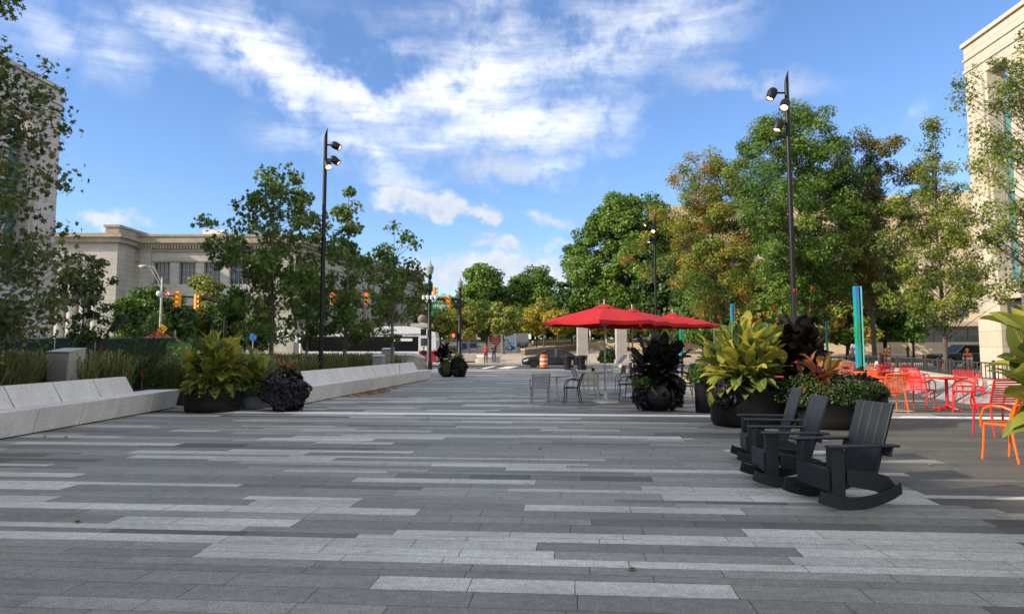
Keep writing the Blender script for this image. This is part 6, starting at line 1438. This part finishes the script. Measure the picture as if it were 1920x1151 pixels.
def lowwall(label, a, b_, h, wd=.5):
    A, B_ = Vector(a), Vector(b_); t = thing('retaining_wall', label, 'wall', (A.x, A.y, 0)); d = (B_ - A); q = Vector((-d.y, d.x)).normalized() * wd
    n_ = 10; mb = MB(); m2 = MB()
    for i in range(n_):
        p0 = A + d * i / n_; p1 = A + d * (i + .995) / n_; g0 = hgt(p0.x, p0.y); g1 = hgt(p1.x, p1.y)
        for mbb, lo_, hi_, ex in ((mb, -.3, h - .12, 0), (m2, h - .118, h, .06)):
            qq = q * (1 + ex * 2); oo = -q * ex
            vs = [(p0.x + oo.x - A.x, p0.y + oo.y - A.y, g0 + lo_), (p1.x + oo.x - A.x, p1.y + oo.y - A.y, g1 + lo_), (p1.x + qq.x - A.x, p1.y + qq.y - A.y, g1 + lo_), (p0.x + qq.x - A.x, p0.y + qq.y - A.y, g0 + lo_)]
            vs += [(v[0], v[1], v[2] + hi_ - lo_) for v in vs]; mbb.add(vs, [(0, 3, 2, 1), (4, 5, 6, 7), (0, 1, 5, 4), (1, 2, 6, 5), (2, 3, 7, 6), (3, 0, 4, 7)])
    mb.build('wall_body', m_wallb, t); m2.build('coping', m_tan, t)
lowwall('long low stone wall climbing right from the winged mural', (XA(984, 84), 84), (XA(1200, 116), 116), .75)
lowwall('lower stone wall behind the first, under the yellow trees', (XA(1000, 108), 108), (XA(1120, 112), 112), .7)
lowwall('short stone wall right of the stone pillars', (XA(1180, 100), 100), (XA(1330, 96), 96), .7)
# things under the umbrellas far off: white posts, red-brown figure wall
t, H = post_sign('banner_pole', 'thin white pole seen between the two stone pillars', 'post', 1107, 650, 612, 100, hgt(0, 100), .1, m_refl)
t, H = post_sign('banner_pole', 'thin white pole left of the right stone pillar', 'post', 1137, 650, 618, 104, hgt(0, 104), .1, m_refl)
# boulder
def boulder(label, px, py, Y, r_, seed, z0=0.):
    rn = random.Random(seed); bm = bmesh.new(); bmesh.ops.create_icosphere(bm, subdivisions=3, radius=1)
    for v in bm.verts:
        q = v.co; s = 1 + .22 * math.sin(q.x * 3 + seed) * math.cos(q.y * 2.3 + seed) + .12 * math.sin(q.z * 5 + q.x * 4); v.co = Vector((q.x * r_[0] * s, q.y * r_[1] * s, q.z * r_[2] * s + r_[2] * .8))
    me = bpy.data.meshes.new('boulder'); bm.to_mesh(me); bm.free(); me.materials.append(m_bould); o = bpy.data.objects.new('boulder', me); COL.objects.link(o); o.location = (XA(px, Y), Y, z0); tag(o, label, 'boulder')
m_bould = M('sandstone_boulder', (.42, .29, .18), .9, c2=(.28, .19, .12), scale=2.5, bump=.6, bscale=6)
boulder('tan sandstone boulder left of the big yellow canna', 1299, 690, 30, (.42, .35, .42), 3); boulder('smaller tan boulder at the foot of the first', 1312, 700, 29.4, (.26, .25, .22), 5)
# curved concrete seat wall behind the long bench
pts = [(600, 672, 44), (640, 668, 43), (690, 663, 42.5), (740, 661, 42.5), (775, 662, 43), (795, 668, 44.5)]
t = thing('curved_wall', 'curved pale concrete wall rising behind the grasses before the bus', 'wall', (XA(690, 43), 43, 0)); mb = MB(); m2 = MB(); W3 = [at(*q) for q in pts]; o = t.location
for i in range(5):
    a, c = W3[i] - o, W3[i + 1] - o
    mb.add([(a.x, a.y, 0), (c.x, c.y, 0), (c.x, c.y + .5, 0), (a.x, a.y + .5, 0), (a.x, a.y, a.z - .15), (c.x, c.y, c.z - .15), (c.x, c.y + .5, c.z - .15), (a.x, a.y + .5, a.z - .15)], [(0, 1, 5, 4), (3, 7, 6, 2), (4, 5, 6, 7)])
    m2.add([(a.x, a.y - .08, a.z - .148), (c.x, c.y - .08, c.z - .148), (c.x, c.y + .58, c.z - .148), (a.x, a.y + .58, a.z - .148), (a.x, a.y - .08, a.z), (c.x, c.y - .08, c.z), (c.x, c.y + .58, c.z), (a.x, a.y + .58, a.z)], [(0, 3, 2, 1), (4, 5, 6, 7), (0, 1, 5, 4), (3, 7, 6, 2)])
mb.build('wall_body', m_concw, t); m2.build('coping', m_conc, t)
# green construction fence with banner
m_mesh = M('green_windscreen', (.012, .035, .034), .8, c2=(.009, .026, .026), scale=2); YF = 36.4
t = thing('construction_fence', 'dark green fabric construction fence behind the grasses at left', 'fence', (-34, YF, 0)); x1_ = XA(330, YF) + 34; zf = at(200, 633, YF).z
mb = MB(); n_ = 9
for i in range(n_): a, c = x1_ * i / n_, x1_ * (i + 1) / n_; mb.box(a + .03, c - .03, -.02, .02, -.03, zf - .02 - .03 * (i % 2)); 
mb.build('fabric', m_mesh, t)
for i in range(n_ + 1): mb = MB(); mb.tube([(x1_ * i / n_, .05, -.03), (x1_ * i / n_, .05, zf + .03)], .03, 8); mb.build('post', m_alu, t)
mb = MB(); mb.tube([(0, .05, zf + .0), (x1_, .05, zf + .0)], .02, 6); mb.build('top_rail', m_alu, t)
YG = 33.; t = thing('banner_sign', 'lime green banner sign with white lettering left of the canna', 'sign', (XA(330, YG), YG, 0)); zl, zu = at(0, 675, YG).z, at(0, 642, YG).z; hw_ = 17 * YG / F_PX
mb = MB(); mb.box(-hw_, hw_ * 1.6, -.01, .01, zl, zu); s_ = mb.build('banner', M('lime_banner', (.13, .27, .03), .6), t); text('PT pedal', .22, 'lettering', m_wtext, s_, (.12, -.015, zl + (zu - zl) * .68)); text('Ai', .22, 'lettering', m_wtext, s_, (-.02, -.015, zl + (zu - zl) * .36))
for s in (-hw_, hw_ * 1.6): mb = MB(); mb.tube([(s, .03, -.62), (s, .03, zu)], .03, 8); mb.build('post', m_alu, t)
# red tent roof, dark excavator-like boom
t = thing('red_canopy_tent', 'orange-red tent roof showing over the green fence', 'tent', (XA(298, 44), 44, 0)); zz0, zz1 = at(0, 640, 44).z, at(0, 621, 44).z; w_ = 25 * 44 / F_PX
mb = MB(); mb.add([(-w_, -w_, zz0), (w_ * 1.3, -w_, zz0), (w_ * 1.3, w_, zz0), (-w_, w_, zz0), (-w_ * .4, 0, zz1), (0, 0, zz1)], [(0, 1, 5, 4), (1, 2, 5), (2, 3, 4, 5), (3, 0, 4)]); mb.build('roof', M('tent_fabric', (.62, .07, .03), .7), t)
for sx in (-1, 1.3):
    for sy in (-1, 1): mb = MB(); mb.tube([(sx * w_, sy * w_, 0), (sx * w_, sy * w_, zz0)], .03, 6); mb.build('leg', m_alu, t)
t = thing('loader_arm', 'black machine boom raised above the green fence behind the shrub', 'machinery', (XA(222, 42), 42, 0))
q = [at(203, 618, 42) - t.location, at(226, 592, 42) - t.location, at(236, 593, 42) - t.location]; mb = MB(); mb.prism([(q[0].x, q[0].z - .1), (q[0].x + .3, q[0].z - .15), (q[1].x + .4, q[1].z - .15), (q[2].x, q[2].z), (q[1].x, q[1].z + .1)], 'y', -.15, .15); mb.build('boom', m_black, t, bevel=.02)
mb = MB(); mb.tube([(q[0].x, 0, q[0].z), (q[0].x - .2, 0, 1.0), (q[0].x - .2, 0, 0)], .07, 8); mb.build('upright', m_black, t)
# ------------------------------------------------------------------ fountain wall and picket fence at right
m_gran = M('rough_granite', (.27, .28, .28), .8, c2=(.17, .18, .19), scale=2.5, bump=.5, bscale=14, fine=.25, fscale=40)
arcp = [G(1566, 686, .62), G(1600, 686, .62), G(1650, 688, .62), G(1700, 693.5, .62), G(1745, 700.5, .62), G(1790, 707, .62), G(1850, 713, .62), G(1960, 722, .62)]
arcp[0] = Vector((arcp[1].x - 2.5, arcp[1].y + 1.0, .62))
t = thing('fountain_wall', 'curved grey granite fountain wall with a sloping rough face behind the red chairs', 'wall', (18, 30, 0)); mb = MB(); m2 = MB(); o = t.location
for i in range(len(arcp) - 1):
    a, c = arcp[i] - o, arcp[i + 1] - o; q = Vector((-(c - a).y, (c - a).x, 0)).normalized()
    if q.x > 0: q = -q
    q0 = q * .9; 
    mb.add([(a.x, a.y, .5), (c.x, c.y, .5), (c.x + q0.x, c.y + q0.y, .0), (a.x + q0.x, a.y + q0.y, .0)], [(0, 1, 2, 3)])
    k_ = q * .12; b2 = -q * .42; m2.add([(a.x + k_.x, a.y + k_.y, .42), (c.x + k_.x, c.y + k_.y, .42), (c.x + b2.x, c.y + b2.y, .42), (a.x + b2.x, a.y + b2.y, .42), (a.x + k_.x, a.y + k_.y, .62), (c.x + k_.x, c.y + k_.y, .62), (c.x + b2.x, c.y + b2.y, .62), (a.x + b2.x, a.y + b2.y, .62)], [(0, 3, 2, 1), (4, 5, 6, 7), (0, 1, 5, 4), (3, 7, 6, 2)])
    m2.add([(a.x + b2.x, a.y + b2.y, 0), (c.x + b2.x, c.y + b2.y, 0), (c.x + b2.x, c.y + b2.y, .42), (a.x + b2.x, a.y + b2.y, .42)], [(0, 1, 2, 3)])
mb.build('sloping_face', m_gran, t, recalc=True); m2.build('coping', m_cream, t)
m_fence = M('dark_grey_fence', (.05, .052, .056), .5)
def picket(label, pts, h, z0, step=.30, post=2.4):
    t = thing('picket_fence', label, 'fence', (pts[0].x, pts[0].y, z0)); o = pts[0]; mb = MB(); bars_ = []; lastp = -9; tot = 0
    rail = [Vector((p.x - o.x, p.y - o.y, h)) for p in pts]; r2_ = [Vector((p.x, p.y, .12)) for p in rail]
    for i in range(len(pts) - 1):
        d = pts[i + 1] - pts[i]; L_ = Vector((d.x, d.y)).length; k_ = 0.0
        while k_ < L_:
            p = pts[i].lerp(pts[i + 1], k_ / L_); x, y = p.x - o.x, p.y - o.y
            if tot - lastp > post: m3 = MB(); m3.box(x - .035, x + .035, y - .035, y + .035, 0, h + .09); m3.build('post', m_fence, t); lastp = tot
            else: bars_.append((x, y))
            k_ += step; tot += step
    for x, y in bars_:
        mb.box(x - .011, x + .011, y - .011, y + .011, .1, h)
        if len(bars_) <= 100: mb.build('picket', m_fence, t); mb = MB()
    if len(bars_) > 100: mb.build('pickets', m_fence, t)['kind'] = 'stuff'
    mb = MB(); mb.tube(rail, .022, 6); mb.tube(r2_, .018, 6); mb.build('rails', m_fence, t)
off = [Vector((p.x + .9, p.y + .25, 0)) for p in arcp]
picket('dark metal picket fence along the top of the curved fountain wall', off, 1.08, 0)
picket('second dark picket fence further back, near the black vehicle', [Vector((XA(1590, 50), 50, 0)), Vector((XA(1700, 50), 50, 0)), Vector((XA(1850, 49), 49, 0))], 1.0, 0, .5, 2.4)
mb = MB(); g = at(1570, 683, 38); 
t = thing('granite_wedge', 'pale sloped granite block left of the tallest glass column', 'stone block', (g.x, 37.5, 0)); mb.prism([(-1.2, 0), (1.8, 0), (1.8, .55), (-.2, 1.02), (-1.2, .6)], 'y', -.4, .6); mb.build('block', m_gran, t, bevel=.02)
# park post lantern
t = thing('lawn_post', 'short black cast post on the far lawn, left of the bright small tree', 'post', (XA(1702, 71.5), 71.5, .13)); mb = MB(); mb.lathe([(.28, 0), (.26, .1), (.14, .3), (.11, .5), (.10, 1.2), (.16, 1.25), (.14, 1.5), (.04, 1.62)], 12); mb.build('post', m_black, t, smooth=True)

# ------------------------------------------------------------------ people
SK = (.42, .24, .16)
def person(label, X, Y, z, rz, H, shirt, pants, shoes, hair, pose='stand', skin=SK, long_hair=False, arms='fold', hem=None):
    """one continuous skinned body; clothing is assigned by region"""
    s = H / 1.75; t = thing('person', label, 'person', (X, Y, z), rz)
    V = []; E = []; Rr = []
    def vtx(p, r, par=None):
        V.append(Vector(p) * s); Rr.append(r * s); i = len(V) - 1
        if par is not None: E.append((par, i))
        return i
    sit = pose == 'sit'
    hz = .95 if not sit else .50
    pel = vtx((0, 0, hz), .135); wa = vtx((0, .0, hz + .18), .12, pel); ch = vtx((0, .0, hz + .38), .145, wa); nk0 = vtx((0, .01, hz + .50), .085, ch); nk = vtx((0, .01, hz + .56), .052, nk0)
    hd0 = vtx((0, -.005, hz + .64), .075, nk); hd = vtx((0, -.01, hz + .71), .092, hd0); hd2 = vtx((0, 0, hz + .775), .06, hd); vtx((0, -.095, hz + .675), .018, hd0)
    for q in (-1, 1):
        hip = vtx((q * .09, 0, hz - .06), .095, pel)
        if sit: kn = vtx((q * .11, -.42, .48), .062, hip); an = vtx((q * .11, -.45, .09), .042, kn); 
        else:
            st = q * .03
            kn = vtx((q * .10, -.01 + st, .50), .062, hip); an = vtx((q * .11, .02 + st, .09), .042, kn)
        x, y, zz = V[an] / s; vtx((x + q * .01, y - .15, .035), .036, an)
        sh = vtx((q * .17, 0, hz + .44), .062, ch)
        if arms == 'fold': el = vtx((q * .235, -.02, hz + .19), .046, sh); wr = vtx((q * .09, -.20, hz + .20), .032, el); hn = (q * .03, -.235, hz + .23)
        elif arms == 'phone': el = vtx((q * .225, -.0, hz + .17), .046, sh); wr = vtx((q * .08, -.24, hz + .24), .032, el); hn = (q * .035, -.29, hz + .27)
        else: el = vtx((q * .235, .02, hz + .16), .044, sh); wr = vtx((q * .25, -.04, hz - .09), .032, el); hn = (q * .25, -.06, hz - .16)
        ha = vtx(hn, .030, wr); dv = (Vector(hn) - V[wr] / s).normalized(); sd_ = dv.cross(Vector((0, 0, 1))).normalized() if abs(dv.z) < .9 else Vector((0, 1, 0))
        for f_ in range(4):
            b0 = Vector(hn) + dv * .035 + sd_ * (f_ - 1.5) * .018; i0 = vtx(b0, .009, ha); i1 = vtx(b0 + dv * (.035 - .004 * abs(f_ - 1)) + Vector((0, 0, -.008)), .008, i0); vtx(b0 + dv * .06 + Vector((0, -.004, -.026)), .007, i1)
        i0 = vtx(Vector(hn) - sd_ * .035 + dv * .0, .010, ha); vtx(Vector(hn) - sd_ * .05 + dv * .035, .008, i0)
    me = bpy.data.meshes.new('body'); me.from_pydata([tuple(v) for v in V], E, []); o = bpy.data.objects.new('body', me); COL.objects.link(o)
    sk = o.modifiers.new('skin', 'SKIN'); sk.use_smooth_shade = True
    for i, d in enumerate(me.skin_vertices[0].data): d.radius = (Rr[i], Rr[i] * (.72 if i in (wa, ch, pel) else 1)); d.use_root = (i == 0)
    for i in (pel, wa, ch): me.skin_vertices[0].data[i].radius = (Rr[i] * 1.1, Rr[i] * .8)
    ss = o.modifiers.new('sub', 'SUBSURF'); ss.levels = 2; ss.render_levels = 2
    dg = bpy.context.evaluated_depsgraph_get(); ev = o.evaluated_get(dg); nm = bpy.data.meshes.new_from_object(ev); o.modifiers.clear(); o.data = nm
    nm.materials.clear()
    def mcol(nm_, c, r=.8): return M(nm_, c, r)
    for m_ in (mcol('skin', skin, .5), mcol('shirt', shirt), mcol('trousers', pants), mcol('shoes', shoes), mcol('hair', hair, .6)): nm.materials.append(m_)
    for p in nm.polygons:
        c = p.center / s; armx = abs(c.x) > .19
        if c.z > hz + .515: mi = 0
        elif not sit and c.z < .085 or sit and c.z < .085: mi = 3
        elif c.z < (hem or hz - .02) and not (arms != 'fold' and armx and arms != 'phone'): mi = 2
        elif sit and c.y < -.14 and c.z < .62: mi = 2
        else: mi = 1
        if c.z > hz - .3 and c.z < hz + .5 and (c.y < -.16 and arms in ('fold', 'phone')) and not sit: mi = 0
        if arms == 'down' and abs(c.x) > .19 and c.z < hz + .22 and c.z > hz - .3: mi = 0
        if c.z > hz + .67 and (c.y > -.02 or c.z > hz + .77): mi = 4
        p.material_index = mi; p.use_smooth = True
    o.parent = t
    mb = MB(); hh = [(0, .012, hz + .715)]; mb.sphere((0, .022 * s, (hz + .725) * s), (.1 * s, .105 * s, .115 * s), 14, 10)
    if long_hair:
        mb.lathe([(.085 * s, .72 * s), (.125 * s, .60 * s), (.15 * s, .42 * s), (.15 * s, .25 * s), (.10 * s, .14 * s), (.02 * s, .12 * s)], 14, mat=Matrix.Translation((0, .05 * s, (hz + .04) * s)) @ Matrix.Scale(.62, 4, (0, 1, 0)))
    # keep the face clear
    hb_ = mb.build('hair', nm.materials[4], t, smooth=True)
    mb = MB()
    for q in (-1, 1): mb.sphere((q * .034 * s, -.088 * s, (hz + .70) * s), .011 * s, 8, 6)
    mb.build('eyes', m_dtext, t)
    mb = MB(); mb.box(-.024 * s, .024 * s, -.094 * s, -.086 * s, (hz + .642) * s, (hz + .650) * s); mb.build('mouth', m_tl, t)
    for q in (-1, 1): mb = MB(); mb.sphere((q * .094 * s, .0, (hz + .69) * s), (.014 * s, .022 * s, .032 * s), 8, 6); mb.build('ear', nm.materials[0], t)
    return t
Y = 68.2; person('person in a red top and dark trousers standing at the far kerb', XA(911, Y), Y, .135, R(0), 1.74, (.55, .03, .025), (.015, .016, .02), (.03, .02, .02), (.02, .015, .012), arms='fold')
person('person in a navy jacket and blue jeans standing at the far kerb', XA(926, Y), Y, .135, R(-8), 1.78, (.012, .016, .03), (.04, .08, .18), (.6, .6, .6), (.02, .015, .012), arms='phone')
Y = 69.0; person('white-haired person in a dark blue shirt at the lawn, left of the glass column', XA(1598, Y), Y, .135, R(150), 1.74, (.04, .07, .11), (.03, .04, .06), (.03, .03, .03), (.5, .5, .48), arms='down')
person('person in a brown top standing on the lawn right of the woman with long hair', XA(1666, Y), Y, .135, R(10), 1.76, (.10, .07, .045), (.04, .05, .035), (.04, .03, .02), (.05, .035, .02), arms='fold')
g = G(1652, 722); person('seated woman with long dark hair and a pale top, seen from behind', g.x, g.y - .02, .03, R(182), 1.72, (.55, .55, .66), (.05, .06, .1), (.1, .1, .1), (.025, .012, .012), pose='sit', long_hair=True, arms='fold')
Y = 52.; person('fair-haired person in black waiting beside the lamp post', XA(794, Y), Y, 0, R(200), 1.66, (.015, .015, .018), (.02, .02, .022), (.02, .02, .02), (.35, .22, .12), arms='down')
g = G(1196, 735); person('person in dark clothes seated behind the dark canna at the cafe tables', g.x, g.y + 1.2, .03, R(60), 1.72, (.015, .015, .018), (.03, .05, .12), (.02, .02, .02), (.12, .09, .07), pose='sit', arms='fold')
